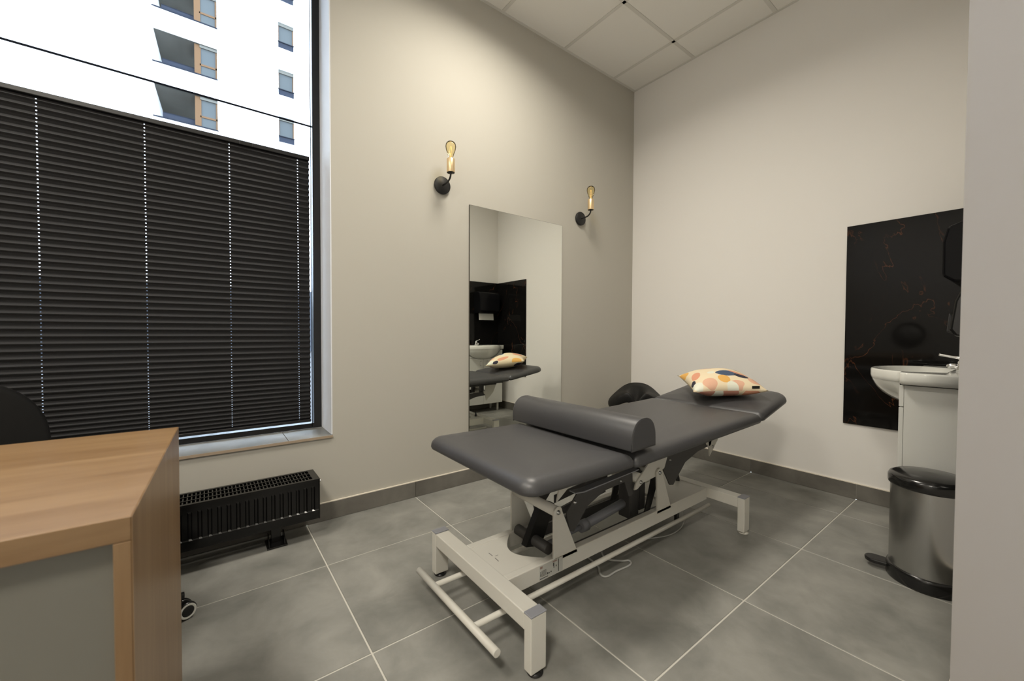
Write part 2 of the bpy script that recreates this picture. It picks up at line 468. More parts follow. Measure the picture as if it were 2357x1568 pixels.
# pleated blind: zigzag fabric with cord holes
BX0, BX1, BZ0, BZ1 = -4.95, -2.708, 0.520, 1.995
blind = thing('pleated_blind', 'charcoal pleated blind covering the lower part of the window, light dotting through its cord holes', 'blind', (BX0, 0.215, BZ0))
def blind_fabric():
    bm = bmesh.new()
    cords = [-4.73, -4.40, -4.065, -3.733, -3.401, -3.079, -2.766]
    xs = [BX0]; hole = set()
    for c in cords:
        xs += [c - 0.0022]; hole.add(len(xs) - 1); xs += [c + 0.0022]
    xs.append(BX1)
    # subdivide long spans so the rail sag is followed
    npl = 50
    rows = []
    z = BZ0
    hs = []
    for k in range(npl):
        t = k / (npl - 1)
        hs.append(0.020 + 0.0125 * min(1, t * 3.0))
    s = (BZ1 - BZ0) / sum(hs)
    prof = []
    for h in hs:
        h *= s
        for (f, yy) in ((0.0, 0.0075), (0.20, 0.0045), (0.31, 0.0028), (0.5, -0.0075), (0.69, 0.0), (0.80, 0.0028)):
            prof.append((z + f * h, yy, f))
        z += h
    prof.append((z, 0.0075, 0))
    V = []
    for (zz, yy, f) in prof:
        V.append([bm.verts.new((x - BX0, yy, zz - BZ0)) for x in xs])
    for r in range(len(prof) - 1):
        f = prof[r][2]
        for c in range(len(xs) - 1):
            if c in hole and f in (0.20, 0.69): continue
            bm.faces.new((V[r][c], V[r][c + 1], V[r + 1][c + 1], V[r + 1][c]))
    return bm
obj('pleated_fabric', blind_fabric(), M['blind'], blind)
tr = bmesh.new(); box(tr, 0, BX1 - BX0, -0.014, 0.014, BZ1 - BZ0, BZ1 - BZ0 + 0.022)
obj('top_rail', tr, M['black_frame'], blind, bevel=0.003)
hb = bmesh.new(); box(hb, BX1 - BX0 - 0.33, BX1 - BX0 - 0.27, -0.024, -0.014, BZ1 - BZ0 - 0.004, BZ1 - BZ0 + 0.016)
obj('handle', hb, M['black_plastic'], blind, bevel=0.003)
obj('bottom_rail', bx(0, BX1 - BX0, -0.012, 0.012, -0.016, 0.0), M['black_frame'], blind, bevel=0.003)
gc = bmesh.new(); tube(gc, [(BX1 - BX0 + 0.008, 0.0, -0.05), (BX1 - BX0 + 0.008, 0.0, 2.52)], 0.0018, 6)
obj('guide_cord', gc, M['far_sill'], blind)

# ------------------------------------------------------------------ outside: ground and white apartment block
obj('ground', bx(-60, 40, 0.32, 60, -0.4, -0.3), M['street'], kind='structure')
YF = 27.0
def S(x, z):      # facade coordinates measured in the plane 20 m away, carried out to YF
    k = (YF + 2.3437) / 22.3437
    return -3.179 + (x + 3.179) * k, 1.026 + (z - 1.026) * k
b0 = thing('apartment_building', 'white rendered apartment block with recessed balconies seen through the window', 'building', (0, YF, -0.3))
def fpart(name, bmx, m, parent=None):
    o = obj(name, bmx, m, parent or b0)
    if parent is None: o.location = (0, -YF, 0.3)
    return o
# facade as wall pieces around the recesses and windows
floors_z = [9.89 + 2.2265 * k for k in range(-3, 5)]     # balcony slab top edges (20 m coordinates)
fx0, fx1 = S(-4.80, 0)[0], S(-2.70, 0)[0]
wx0, wx1 = S(-0.36, 0)[0], S(0.30, 0)[0]
bmw = bmesh.new()
zt = S(0, 22)[1]
box(bmw, -35, fx0, YF, YF + 3, -0.3, zt)
box(bmw, fx1, wx0, YF, YF + 3, -0.3, zt)
box(bmw, wx1, 40, YF, YF + 3, -0.3, zt)
for k, zf in enumerate(floors_z):
    zs = S(0, zf)[1]; ztop = S(0, zf + 1.32)[1]; znext = S(0, zf + 2.2265)[1]
    box(bmw, fx0, fx1, YF, YF + 3, ztop, znext)                 # spandrel above each recess
    wb = S(0, zf + 0.20)[1]; wt = S(0, zf + 1.43)[1]; nb = S(0, zf + 2.4265)[1]
    box(bmw, wx0, wx1, YF, YF + 3, wt, nb)
box(bmw, fx0, fx1, YF, YF + 3, -0.3, S(0, floors_z[0])[1])
box(bmw, wx0, wx1, YF, YF + 3, -0.3, S(0, floors_z[0] + 0.2)[1])
fpart('facade', bmw, M['facade'])
fpart('ground_floor_cladding', bx(-35, 40, YF - 0.25, YF - 0.02, -0.3, 3.6), M['dark_cladding'])
xm_ = S(-3.49, 0)[0]; xo = S(-3.31, 0)[0]
for k, zf in enumerate(floors_z):
    zs = S(0, zf)[1]; ztop = S(0, zf + 1.32)[1]
    # loggia: back wall, soffit side, splayed left cheek
    b = bmesh.new()
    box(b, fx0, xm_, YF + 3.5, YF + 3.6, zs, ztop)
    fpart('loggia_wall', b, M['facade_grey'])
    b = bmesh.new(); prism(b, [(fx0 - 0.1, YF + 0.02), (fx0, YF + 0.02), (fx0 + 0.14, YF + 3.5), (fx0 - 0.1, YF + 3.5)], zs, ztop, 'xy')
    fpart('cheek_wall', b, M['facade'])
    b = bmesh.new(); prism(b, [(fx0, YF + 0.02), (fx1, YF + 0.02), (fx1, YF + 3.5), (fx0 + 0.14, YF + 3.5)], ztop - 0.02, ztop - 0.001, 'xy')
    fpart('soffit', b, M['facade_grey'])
    b = bmesh.new(); box(b, fx0 - 0.06, fx1 + 0.03, YF - 0.05, YF + 0.25, zs - 0.06, zs)
    fpart('balcony_edge', b, M['far_sill'])
    b = bmesh.new(); box(b, fx0 + 0.32, xm_, YF + 0.4, YF + 0.43, zs + 0.02, zs + 0.43)
    rl = fpart('balustrade', b, M['rail_glass'])
    b = bmesh.new(); box(b, fx0 + 0.32, xm_, YF + 0.385, YF + 0.445, zs + 0.43, zs + 0.46)
    fpart('handrail', b, M['far_sill'], rl)
    b = bmesh.new(); box(b, xm_, xo, YF + 0.12, YF + 1.9, zs, ztop)
    fpart('timber_panel', b, M['far_wood'])
    b = bmesh.new()
    zr = zs + 0.62; x_ = fx1 - 0.01
    for (a0, a1, c0, c1) in ((xo, xo + 0.05, zs, ztop), (x_ - 0.07, x_, zs, ztop), (xo, x_, zr - 0.05, zr + 0.05), (xo, x_, ztop - 0.08, ztop), (xo, x_, zs, zs + 0.04)):
        box(b, a0, a1, YF + 0.12, YF + 0.20, c0, c1)
    fr_ = fpart('window', b, M['far_wood'])
    fpart('pane', bx(xo, x_, YF + 0.16, YF + 0.18, zs, ztop), M['far_glass'], fr_)
    fpart('lintel', bx(xo, x_, YF + 0.08, YF + 0.2, ztop - 0.17, ztop), M['facade_grey'], fr_)
    # small square window with a grey apron below
    wb = S(0, zf + 0.20)[1]; wt = S(0, zf + 1.43)[1]; wm = S(0, zf + 0.50)[1]
    b = bmesh.new()
    for (a0, a1, c0, c1) in ((wx0, wx0 + 0.06, wm, wt), (wx1 - 0.06, wx1, wm, wt), (wx0, wx1, wt - 0.06, wt)):
        box(b, a0, a1, YF + 0.14, YF + 0.22, c0, c1)
    f2 = fpart('window', b, M['far_wood'])
    fpart('pane', bx(wx0, wx1, YF + 0.18, YF + 0.2, wm, wt), M['far_glass'], f2)
    fpart('lintel', bx(wx0, wx1, YF + 0.1, YF + 0.2, wt - 0.2, wt), M['facade_grey'], f2)
    fpart('apron_panel', bx(wx0, wx1, YF + 0.03, YF + 0.2, wb, wm - 0.04), M['rail_glass'], f2)
    fpart('sill', bx(wx0 - 0.03, wx1 + 0.03, YF - 0.03, YF + 0.2, wm - 0.04, wm), M['far_sill'], f2)

# ------------------------------------------------------------------ wall mirror
mt = thing('wall_mirror', 'tall frameless rectangular mirror on the taupe wall between the two sconces', 'mirror', (-1.353, 0, 0.22))
obj('glass', bx(-0.426, 0.426, -0.0105, -0.010, 0, 1.655), M['mirror'], mt)
obj('edge', bx(-0.4275, 0.4275, -0.0098, -0.001, -0.0015, 1.6565), M['mirror_edge'], mt)

# ------------------------------------------------------------------ wall sconces
def sconce(x, z, label):
    t = thing('wall_sconce', label, 'wall lamp', (x, 0, z), group='sconces beside the mirror')
    b = bmesh.new(); lathe(b, [(0.052, -0.0005), (0.055, -0.004), (0.055, -0.016), (0.053, -0.019), (0.0, -0.0195)], n=40, axis='y', capt=False)
    obj('wall_plate', b, M['black_matte'], t)
    b = bmesh.new(); tube(b, spline([(0, -0.018, 0), (0, -0.06, 0), (0, -0.095, 0.006), (0, -0.118, 0.026), (0, -0.122, 0.055)], 6), 0.0055, 12)
    obj('arm', b, M['black_matte'], t)
    b = bmesh.new(); lathe(b, [(0.0, 0.046), (0.0235, 0.046), (0.0245, 0.049), (0.0245, 0.128), (0.0235, 0.130), (0.018, 0.130), (0.018, 0.1)], c=(0, -0.122, 0), n=32, capb=False, capt=False)
    obj('lamp_holder', b, M['brass'], t)
    b = bmesh.new(); lathe(b, [(0.0, 0.0455), (0.0238, 0.0455), (0.0235, 0.0478)], c=(0, -0.122, 0), n=32, capb=False, capt=False)
    obj('holder_cap', b, M['black_matte'], t)
    b = bmesh.new(); lathe(b, [(0.013, 0.128), (0.0145, 0.142), (0.020, 0.160), (0.0285, 0.182), (0.0325, 0.203), (0.030, 0.220), (0.022, 0.231), (0.010, 0.2365), (0.0, 0.237)], c=(0, -0.122, 0), n=32, capb=False, capt=False)
    bo = obj('bulb', b, M['amber'], t)
    b = bmesh.new()
    lathe(b, [(0.006, 0.128), (0.004, 0.15), (0.0025, 0.165), (0.0, 0.166)], c=(0, -0.122, 0), n=10, capt=False, capb=False)
    for k in range(4):
        a = k * PI / 2 + 0.4
        tube(b, [(0.004 * math.cos(a), -0.122 + 0.004 * math.sin(a), 0.158), (0.009 * math.cos(a), -0.122 + 0.009 * math.sin(a), 0.176), (0.004 * math.cos(a), -0.122 + 0.004 * math.sin(a), 0.206)], 0.0007, 6)
    obj('filament', b, M['filament'], bo)
    return t
sconce(-1.982, 1.957, 'black disc sconce with amber bulb, left of the mirror, nearer the window')
sconce(-0.717, 1.967, 'black disc sconce with amber bulb, right of the mirror, nearer the corner')

# ------------------------------------------------------------------ radiator
RX0, RX1, RY0, RY1, RZ0, RZ1 = -4.35, -2.745, -0.197, -0.035, 0.104, 0.302
rad = thing('radiator', 'low black floor-mounted panel radiator under the window', 'radiator', ((RX0 + RX1) / 2, (RY0 + RY1) / 2, 0))
rad_off = Vector(((RX0 + RX1) / 2, (RY0 + RY1) / 2, 0))
def rpart(name, bm, m, **k):
    o = obj(name, bm, m, rad, **k); o.location = -rad_off; return o
# ribbed front panel
def ribbed_panel():
    bm = bmesh.new()
    pitch = 0.0335; z0, z1 = 0.145, 0.262
    xs = []; x = RX1 - 0.022
    prof = [(RX1 - 0.006, 0)]
    while x - 0.02 > RX0:
        prof += [(x, 0), (x - 0.0045, 0.0062), (x - 0.0125, 0.0062), (x - 0.017, 0)]
        x -= pitch
    prof.append((RX0, 0))
    zr = [(RZ0, 0), (z0 - 0.001, 0), (z0, 0), (z0 + 0.0054, 1), (z1 - 0.004, 1), (z1 + 0.006, 0), (RZ1 - 0.012, 0)]
    V = []
    for z, f_ in zr:
        V.append([bm.verts.new((px, RY0 + py * f_, z)) for px, py in prof])
    for q, (a, b) in enumerate(zip(V, V[1:])):
        for i in range(len(a) - 1): bm.faces.new((a[i], a[i + 1], b[i + 1], b[i])).material_index = 1 if q == 2 else 0
    return bm
rpart('front_panel', ribbed_panel(), [M['radiator'], mat('polished_black_lip', (0.01, 0.01, 0.01, 1), 0.22, spec=1.0, coat=1.0, Coat_Roughness=0.2)])
b = bmesh.new(); box(b, RX0, RX1 - 0.006, RY1 - 0.004, RY1, RZ0, RZ1 - 0.012); box(b, RX0, RX1 - 0.006, RY0 + 0.05, RY0 + 0.054, RZ0, RZ1 - 0.02); box(b, RX0, RX1 - 0.006, RY0 + 0.1, RY0 + 0.104, RZ0, RZ1 - 0.02)
rpart('inner_panels', b, M['radiator'])
rpart('side_cover', bx(RX1 - 0.006, RX1, RY0 - 0.002, RY1 + 0.002, RZ0 - 0.002, RZ1 - 0.004), M['radiator'], bevel=0.002)
b = bmesh.new()
box(b, RX0, RX1, RY0 - 0.002, RY0 + 0.014, RZ1 - 0.012, RZ1 - 0.002)
box(b, RX0, RX1, RY1 - 0.014, RY1 + 0.002, RZ1 - 0.012, RZ1 - 0.002)
box(b, RX1 - 0.03, RX1, RY0 + 0.014, RY1 - 0.014, RZ1 - 0.012, RZ1 - 0.002)
for yy in (RY0 + 0.054, RY0 + 0.104): box(b, RX0, RX1 - 0.03, yy - 0.003, yy + 0.003, RZ1 - 0.006, RZ1 - 0.002)
rpart('top_frame', b, M['radiator'])
b = bmesh.new(); x = RX1 - 0.045
while x > RX0:
    box(b, x - 0.0022, x + 0.0022, RY0 + 0.014, RY1 - 0.014, RZ1 - 0.0085, RZ1 - 0.0035); x -= 0.0145
gr = rpart('grille_slats', b, M['radiator']); gr['kind'] = 'stuff'
for xf in (-2.925, -4.15):
    b = bmesh.new()
    prism(b, [(xf - 0.042, -0.172), (xf + 0.042, -0.172), (xf + 0.042, -0.07), (xf - 0.042, -0.07)], 0.0, 0.008, 'xy')
    prism(b, [(-0.165, 0.008), (-0.08, 0.008), (-0.09, 0.05), (-0.12, 0.06)], xf - 0.034, xf - 0.03, 'yz')
    prism(b, [(-0.165, 0.008), (-0.08, 0.008), (-0.09, 0.05), (-0.12, 0.06)], xf + 0.03, xf + 0.034, 'yz')
    box(b, xf - 0.02, xf + 0.02, -0.12, -0.09, 0.008, RZ0 + 0.01)
    rpart('foot', b, M['gloss_black'], bevel=0.0015)
b = bmesh.new(); tube(b, [(RX1 + 0.001, RY0 + 0.02, RZ1 - 0.02), (RX1 + 0.008, RY0 + 0.02, RZ1 - 0.02)], 0.006, 12)
rpart('vent_valve', b, M['chrome'])

# ------------------------------------------------------------------ desk
DX1, DY0, DY1, DZ = -3.259, -1.502, -0.820, 0.75
DX0 = -4.745
desk = thing('office_desk', 'oak laminate desk with mitred panel end in the near left corner', 'desk', ((DX0 + DX1) / 2, (DY0 + DY1) / 2, 0))
doff = Vector(((DX0 + DX1) / 2, (DY0 + DY1) / 2, 0))
def dpart(name, bm, m, **k):
    o = obj(name, bm, m, desk, **k); o.location = -doff; return o
T, TP = 0.036, 0.020
b = bmesh.new(); prism(b, [(DX0, DZ), (DX1, DZ), (DX1, DZ - T), (DX0, DZ - T)], DY0, DY1, 'xz')
dpart('desktop', b, M['wood_x'], bevel=0.0012)
for s in (0, 1):
    b = bmesh.new()
    if s == 0: poly = [(DX1, DZ - T - 0.0005), (DX1, 0.0), (DX1 - TP, 0.0), (DX1 - TP, DZ - T - 0.0005)]
    else: poly = [(DX0, DZ - T), (DX0, 0.0), (DX0 + TP, 0.0), (DX0 + TP, DZ - T)]
    prism(b, poly, DY0, DY1, 'xz')
    dpart('side_panel', b, M['wood_z'], bevel=0.0012)
ef = bmesh.new(); box(ef, DX1 + 0.0002, DX1 + 0.0012, DY0, DY1, 0.0, DZ - 0.0004)
dpart('edge_veneer', ef, M['wood_z'])
desk.rotation_euler = (0, 0, math.radians(-2.0))
dpart('modesty_panel', bx(DX0 + TP, DX1 - TP, DY0 + 0.018, DY0 + 0.034, 0.0, DZ - T - 0.001), M['panel_grey'])

# ------------------------------------------------------------------ office chair behind the desk
ch = thing('office_chair', 'black swivel office chair standing between the desk and the window', 'chair', (-3.58, -0.55, 0), math.radians(53))
def rounded_slab(w, d, h, r, n=6):
    """pad with rounded plan corners, crown edges via bevel"""
    bm = bmesh.new(); pts = []
    for cxx, cyy, a0 in ((w / 2 - r, d / 2 - r, 0), (-w / 2 + r, d / 2 - r, PI / 2), (-w / 2 + r, -d / 2 + r, PI), (w / 2 - r, -d / 2 + r, 1.5 * PI)):
        for k in range(n + 1):
            a = a0 + PI / 2 * k / n; pts.append((cxx + r * math.cos(a), cyy + r * math.sin(a)))
    prism(bm, pts, -h / 2, h / 2, 'xy'); return bm
b = rounded_slab(0.44, 0.46, 0.09, 0.14); o = obj('seat', b, M['black_leather'], ch, bevel=0.03, bseg=4, smooth=True); o.location = (0, 0, 0.47)
b = rounded_slab(0.46, 0.56, 0.08, 0.20, 10); o = obj('backrest', b, M['black_leather'], ch, bevel=0.03, bseg=4, smooth=True)
o.rotation_euler = (PI / 2 - 0.10, 0, 0.0); o.location = (0.0, 0.235, 0.585)
for sx in (-1, 1):
    b = bmesh.new(); tube(b, spline([(sx * 0.24, -0.02, 0.46), (sx * 0.28, -0.02, 0.53), (sx * 0.28, 0.0, 0.60), (sx * 0.28, 0.16, 0.615)], 5), 0.016, 10)
    obj('armrest', b, M['black_plastic'], ch)
b = bmesh.new(); tube(b, [(0, 0, 0.08), (0, 0, 0.26)], 0.03, 16); tube(b, [(0, 0, 0.26), (0, 0, 0.43)], 0.018, 16)
obj('gas_lift', b, M['black_plastic'], ch)
BASE_A = [math.atan2(0.05, 0.33) - math.radians(53) + 2 * PI * k / 5 for k in range(5)]
def caster(parent, p, ring=True, yawc=0.0):
    b = bmesh.new()
    for s in (-1, 1):
        lathe(b, [(0.004, s * 0.006), (0.027, s * 0.006), (0.030, s * 0.010), (0.030, s * 0.021), (0.026, s * 0.026), (0.004, s * 0.026)], c=(0, 0, 0.030), n=24, axis='y')
    o = obj('caster', b, M['gloss_black'], parent, loc=p); o.rotation_euler = (0, 0, yawc)
    if ring:
        b = bmesh.new()
        for s in (-1, 1): lathe(b, [(0.019, s * 0.0262), (0.0235, s * 0.0274), (0.026, s * 0.0265)], c=(0, 0, 0.030), n=24, axis='y', capb=False, capt=False)
        obj('wheel_ring', b, M['ceramic'], o)
    return o
for k in range(5):
    a = BASE_A[k]
    R_ = 0.33
    ex_, ey_ = R_ * math.cos(a), R_ * math.sin(a)
    b = bmesh.new(); tube(b, [(0.02 * math.cos(a), 0.02 * math.sin(a), 0.105), (ex_, ey_, 0.078)], [0.026, 0.014], 8)
    obj('base_arm', b, M['black_plastic'], ch)
    caster(ch, (ex_, ey_, 0.0), True, a + 0.3)

# ------------------------------------------------------------------ saddle stool behind the table
st = thing('saddle_stool', 'black saddle stool on casters in the corner behind the treatment table', 'stool', (-0.37, -0.33, 0))
def saddle():
    bm = bmesh.new(); nu, nv = 24, 20
    rows = []
    for i in range(nu + 1):
        u = i / nu * 2 - 1          # along x (width)
        r = []
        for j in range(nv + 1):
            v = j / nv * 2 - 1      # along y
            # squircle outline
            sx = u * math.sqrt(max(0, 1 - 0.42 * v * v)); sy = v * math.sqrt(max(0, 1 - 0.42 * u * u))
            x, y = 0.235 * sx, 0.17 * sy
            z = 0.06 * (1 - abs(u) ** 2.2) + 0.030 * max(0, v + 0.2) ** 1.6 - 0.05 * abs(u) ** 3
            groove = -0.085 * math.exp(-(u / 0.20) ** 2) * (1 if v < -0.25 else max(0.0, 1 - (v + 0.25) / 0.75) ** 1.2)
            r.append((x, y, z + groove))
        rows.append(r)
    T_ = [[bm.verts.new((x, y, z + 0.02)) for x, y, z in r] for r in rows]
    B_ = [[bm.verts.new((x * 0.97, y * 0.97, z * 0.7 - 0.045)) for x, y, z in r] for r in rows]
    for G in (T_, B_):
        for i in range(nu):
            for j in range(nv):
                bm.faces.new((G[i][j], G[i + 1][j], G[i + 1][j + 1], G[i][j + 1]))
    edge = [(i, 0) for i in range(nu)] + [(nu, j) for j in range(nv)] + [(i, nv) for i in range(nu, 0, -1)] + [(0, j) for j in range(nv, 0, -1)]
    for k in range(len(edge)):
        a = edge[k]; c = edge[(k + 1) % len(edge)]
        bm.faces.new((T_[a[0]][a[1]], T_[c[0]][c[1]], B_[c[0]][c[1]], B_[a[0]][a[1]]))
    return bm
o = obj('seat', saddle(), M['black_leather'], st, smooth=True, sub=1); o.location = (0, 0, 0.480); o.rotation_euler = (0, 0, math.radians(-55))
b = bmesh.new(); tube(b, [(0, 0, 0.09), (0, 0, 0.3)], 0.025, 16); tube(b, [(0, 0, 0.3), (0, 0, 0.475)], 0.014, 16)
obj('gas_lift', b, M['black_plastic'], st)
for k in range(5):
    a = math.atan2(-0.27, 0.14) + 2 * PI * k / 5
    ex_, ey_ = 0.27 * math.cos(a), 0.27 * math.sin(a)
    b = bmesh.new(); tube(b, [(0.02 * math.cos(a), 0.02 * math.sin(a), 0.10), (ex_, ey_, 0.075)], [0.024, 0.013], 8)
    obj('base_arm', b, M['black_plastic'], st)
    caster(st, (ex_, ey_, 0), False, a)

# ------------------------------------------------------------------ treatment table
CY = -1.127
tb = thing('treatment_table', 'electric physiotherapy treatment table with charcoal top on a cream steel base', 'treatment table', (-1.7, CY, 0))
toff = Vector((-1.7, CY, 0))
def tp(name, bm, m, parent=None, **k):
    o = obj(name, bm, m, parent or tb, **k)
    if parent is None: o.location = -toff
    return o
def tpt(name, bm, m, **k): return tp(name, bm, m, **k)

def cushion(L_, W_, T_, r1, r2, crown=0.010, taper=0.0, edge=0.046):
    """pad from x=0..L_, y=-W/2..W/2: r1 corner radius at x=0 end, r2 at x=L end; rounded upper edge, near-flat bottom"""
    def outline(ins):
        pts = []; w = W_ / 2 - ins; x0, x1 = ins, L_ - ins
        def arc(cx_, cy_, r, a0):
            for k in range(9):
                a = a0 + PI / 2 * k / 8; pts.append((cx_ + r * math.cos(a), cy_ + r * math.sin(a)))
        rr1, rr2 = max(r1 - ins, 0.004), max(r2 - ins, 0.004)
        arc(x1 - rr2, w - rr2, rr2, 0); arc(x0 + rr1, w - rr1, rr1, PI / 2)
        arc(x0 + rr1, -w + rr1, rr1, PI); arc(x1 - rr2, -w + rr2, rr2, 1.5 * PI)
        out = []
        for x, y in pts:
            t = max(0.0, (x / L_ - 0.25) / 0.75)
            out.append((x, y * (1 - taper * t * t)))
        return out
    bm = bmesh.new(); rings = []
    prof = [(0.012, -T_)] + [(0.004, -T_ + 0.004), (0.0, -T_ + 0.012)]
    for k in range(0, 7):
        a = PI / 2 * k / 6
        prof.append((edge * (1 - math.cos(a)), -(T_ - 0.016) * (1 - math.sin(a))))
    prof += [(0.075, crown * 0.45), (0.13, crown * 0.85)]
    for ins, z in prof:
        rings.append([bm.verts.new((x, y, z)) for x, y in outline(ins)])
    for a, b in zip(rings, rings[1:]):
        n = len(a)
        for i in range(n): bm.faces.new((a[i], a[(i + 1) % n], b[(i + 1) % n], b[i])).smooth = True
    bm.faces.new(rings[0][::-1])
    f = bm.faces.new(rings[-1]); f.smooth = True
    return bm
# foot section, middle section, head section: each tilted about y
def place_cushion(name, x0, z0, tilt, **kw):
    o = tp(name, cushion(**kw), M['leather'])
    o.location = (x0 - toff.x, 0, z0); o.rotation_euler = (0, -tilt, 0)
    return o
TW = 0.672
place_cushion('foot_cushion', -2.455, 0.592, -0.012, L_=0.505, W_=TW, T_=0.052, r1=0.055, r2=0.020)
place_cushion('middle_cushion', -1.945, 0.582, 0.020, L_=1.085, W_=TW, T_=0.055, r1=0.020, r2=0.018)
place_cushion('head_cushion', -0.857, 0.603, 0.150, L_=0.475, W_=TW, T_=0.052, r1=0.03, r2=0.10, taper=0.10)
# boards / subframes below the cushions
def tilted_board(name, x0, x1, z0, z1, w, th, m):
    b = bmesh.new(); prism(b, [(x0, z0), (x1, z1), (x1, z1 - th), (x0, z0 - th)], CY - w / 2, CY + w / 2, 'xz')
    return tp(name, b, m)
tilted_board('support_board', -2.40, -1.96, 0.542, 0.532, 0.56, 0.014, M['black_plastic'])
tilted_board('support_board', -1.92, -0.90, 0.527, 0.548, 0.56, 0.014, M['black_plastic'])
tilted_board('support_board', -0.82, -0.52, 0.558, 0.600, 0.50, 0.010, M['black_plastic'])

# base: posts, end bars, beams
LX, RXB = -2.435, -1.035
ys = (-1.455, -0.800)
for x0 in (LX, RXB):
    for y0 in ys:
        yy0, yy1 = (y0, y0 + 0.034) if y0 < CY else (y0 - 0.034, y0)
        lg = tp('leg', bx(x0, x0 + 0.060, yy0, yy1, 0.013, 0.184), M['cream'], bevel=0.003)
        cp = obj('end_cap', bx(x0 - 0.001, x0 + 0.061, yy0 - 0.001, yy1 + 0.001, 0.184, 0.189), M['grey_plastic'], lg, bevel=0.002)
        b = bmesh.new(); lathe(b, [(0.0, 0.001), (0.024, 0.001), (0.025, 0.004), (0.012, 0.008), (0.008, 0.010), (0.008, 0.015), (0.0, 0.015)], c=((x0 + 0.030), (yy0 + yy1) / 2, 0), n=24, capb=False, capt=False)
        obj('levelling_foot', b, M['black_plastic'] if x0 < -2 else M['cream'], lg)
for x0 in (LX, RXB):
    tp('end_bar', bx(x0 + 0.001, x0 + 0.059, ys[0] + 0.034, ys[1] - 0.034, 0.132, 0.185), M['cream'], bevel=0.003)
for y0 in (-1.262, -1.012):
    tp('side_beam', bx(LX + 0.059, RXB + 0.001, y0, y0 + 0.030, 0.122, 0.184), M['cream'], bevel=0.003)
b = bmesh.new(); pts = [(LX + 0.059, -1.232), (LX + 0.059, -1.012)]
for k in range(13):
    a = PI * (k / 12) ; pts.append((-2.185 - 0.075 * math.sin(a), -1.012 - 0.220 * k / 12))
prism(b, pts, 0.168, 0.181, 'xy'); tp('cover_plate', b, M['cream'])
b = bmesh.new(); prism(b, [(-1.36, -1.232), (RXB, -1.232), (RXB, -1.012), (-1.36, -1.012)], 0.168, 0.181, 'xy')
pl = tp('cover_plate', b, M['cream'])
b = bmesh.new(); lathe(b, [(0.0, 0.1812), (0.014, 0.1812), (0.014, 0.1825), (0.009, 0.1826), (0.009, 0.182), (0, 0.182)], c=(-1.125, -1.10, 0), n=20, capb=False, capt=False)
tp('grommet', b, M['black_plastic'])
b = bmesh.new(); lathe(b, [(0.012, 0.181), (0.011, 0.195), (0.006, 0.215), (0.002, 0.228), (0, 0.229)], c=(-1.052, -1.10, 0), n=20, capb=False, capt=False)
tp('cone_stop', b, M['black_plastic'])
# maker's mark on the plate: two tiny dark strokes and a small tick
b = bmesh.new()
for (xa, ya, xb, yb, wd) in ((-2.334, -1.080, -2.334, -1.105, 0.0016), (-2.334, -1.122, -2.336, -1.148, 0.0016), (-2.326, -1.112, -2.314, -1.112, 0.0012)):
    d = Vector((xb - xa, yb - ya)).normalized(); n_ = Vector((-d.y, d.x)) * wd
    prism(b, [(xa + n_.x, ya + n_.y), (xa - n_.x, ya - n_.y), (xb - n_.x, yb - n_.y), (xb + n_.x, yb + n_.y)], 0.1811, 0.1814, 'xy')
tp('printed_mark', b, M['ink_grey'])
# rating label on the near beam
lab = tp('rating_label', bx(-2.236, -2.120, -1.2626, -1.2620, 0.126, 0.180), M['label_white'])
def lmark(x0, x1, z0, z1, m):
    return bx(x0, x1, -1.2632, -1.2626, z0, z1)
b = bmesh.new()
box(b, -2.144, -2.1405, -1.2630, -1.2626, 0.130, 0.177)
box(b, -2.234, -2.195, -1.2630, -1.2626, 0.130, 0.1325)
for (x_, z_, w_, h_) in ((-2.170, 0.158, 0.006, 0.012), (-2.167, 0.150, 0.003, 0.009), (-2.156, 0.152, 0.004, 0.006), (-2.200, 0.138, 0.006, 0.007), (-2.191, 0.138, 0.004, 0.005), (-2.182, 0.139, 0.005, 0.005), (-2.232, 0.140, 0.004, 0.010), (-2.232, 0.152, 0.003, 0.005)):
    box(b, x_, x_ + w_, -1.2630, -1.2626, z_, z_ + h_)
obj('print', b, M['ink'], lab)
b = bmesh.new()
for k in range(5): box(b, -2.226, -2.203, -1.2630, -1.2626, 0.1385 + k * 0.0045, 0.1412 + k * 0.0045)
obj('print', b, M['ink_grey'], lab)
b = bmesh.new(); box(b, -2.234, -2.222, -1.2630, -1.2626, 0.168, 0.176); box(b, -2.172, -2.150, -1.2630, -1.2626, 0.172, 0.177)
obj('print', b, M['ink_rust'], lab)
# upright brackets
def bracket(x0, x1, xt, zt, y0, y1):
    b = bmesh.new(); pts = [(x0, 0.17), (x1, 0.17)]
    for k in range(9):
        a = k / 8 * PI; pts.append((xt + 0.021 * math.cos(a), zt + 0.021 * math.sin(a)))
    prism(b, pts, y0, y1, 'xz'); return b
def bolt(x, y, z, parent=None, r=0.009):
    b = bmesh.new(); lathe(b, [(r, 0.0), (r, -0.003), (r * 0.55, -0.0035), (r * 0.5, -0.008), (0, -0.008)], c=(x, y, z), n=16, axis='y', capb=False, capt=False)
    return tp('bolt', b, M['bolt'])
for yb in (-1.262, -1.000):
    tp('upright_bracket', bracket(-2.165, -2.040, -2.145, 0.352, yb, yb + 0.008), M['cream'])
    tp('upright_bracket', bracket(-1.500, -1.385, -1.485, 0.362, yb, yb + 0.008), M['cream'])
bolt(-2.145, -1.262, 0.352); bolt(-1.485, -1.262, 0.362)
b = bmesh.new(); tube(b, [(-2.145, -1.254, 0.352), (-2.145, -1.000, 0.352)], 0.020, 16); tp('cross_tube', b, M['cream'])
b = bmesh.new(); tube(b, [(-1.485, -1.254, 0.362), (-1.485, -1.000, 0.362)], 0.016, 16); tp('cross_tube', b, M['cream'])
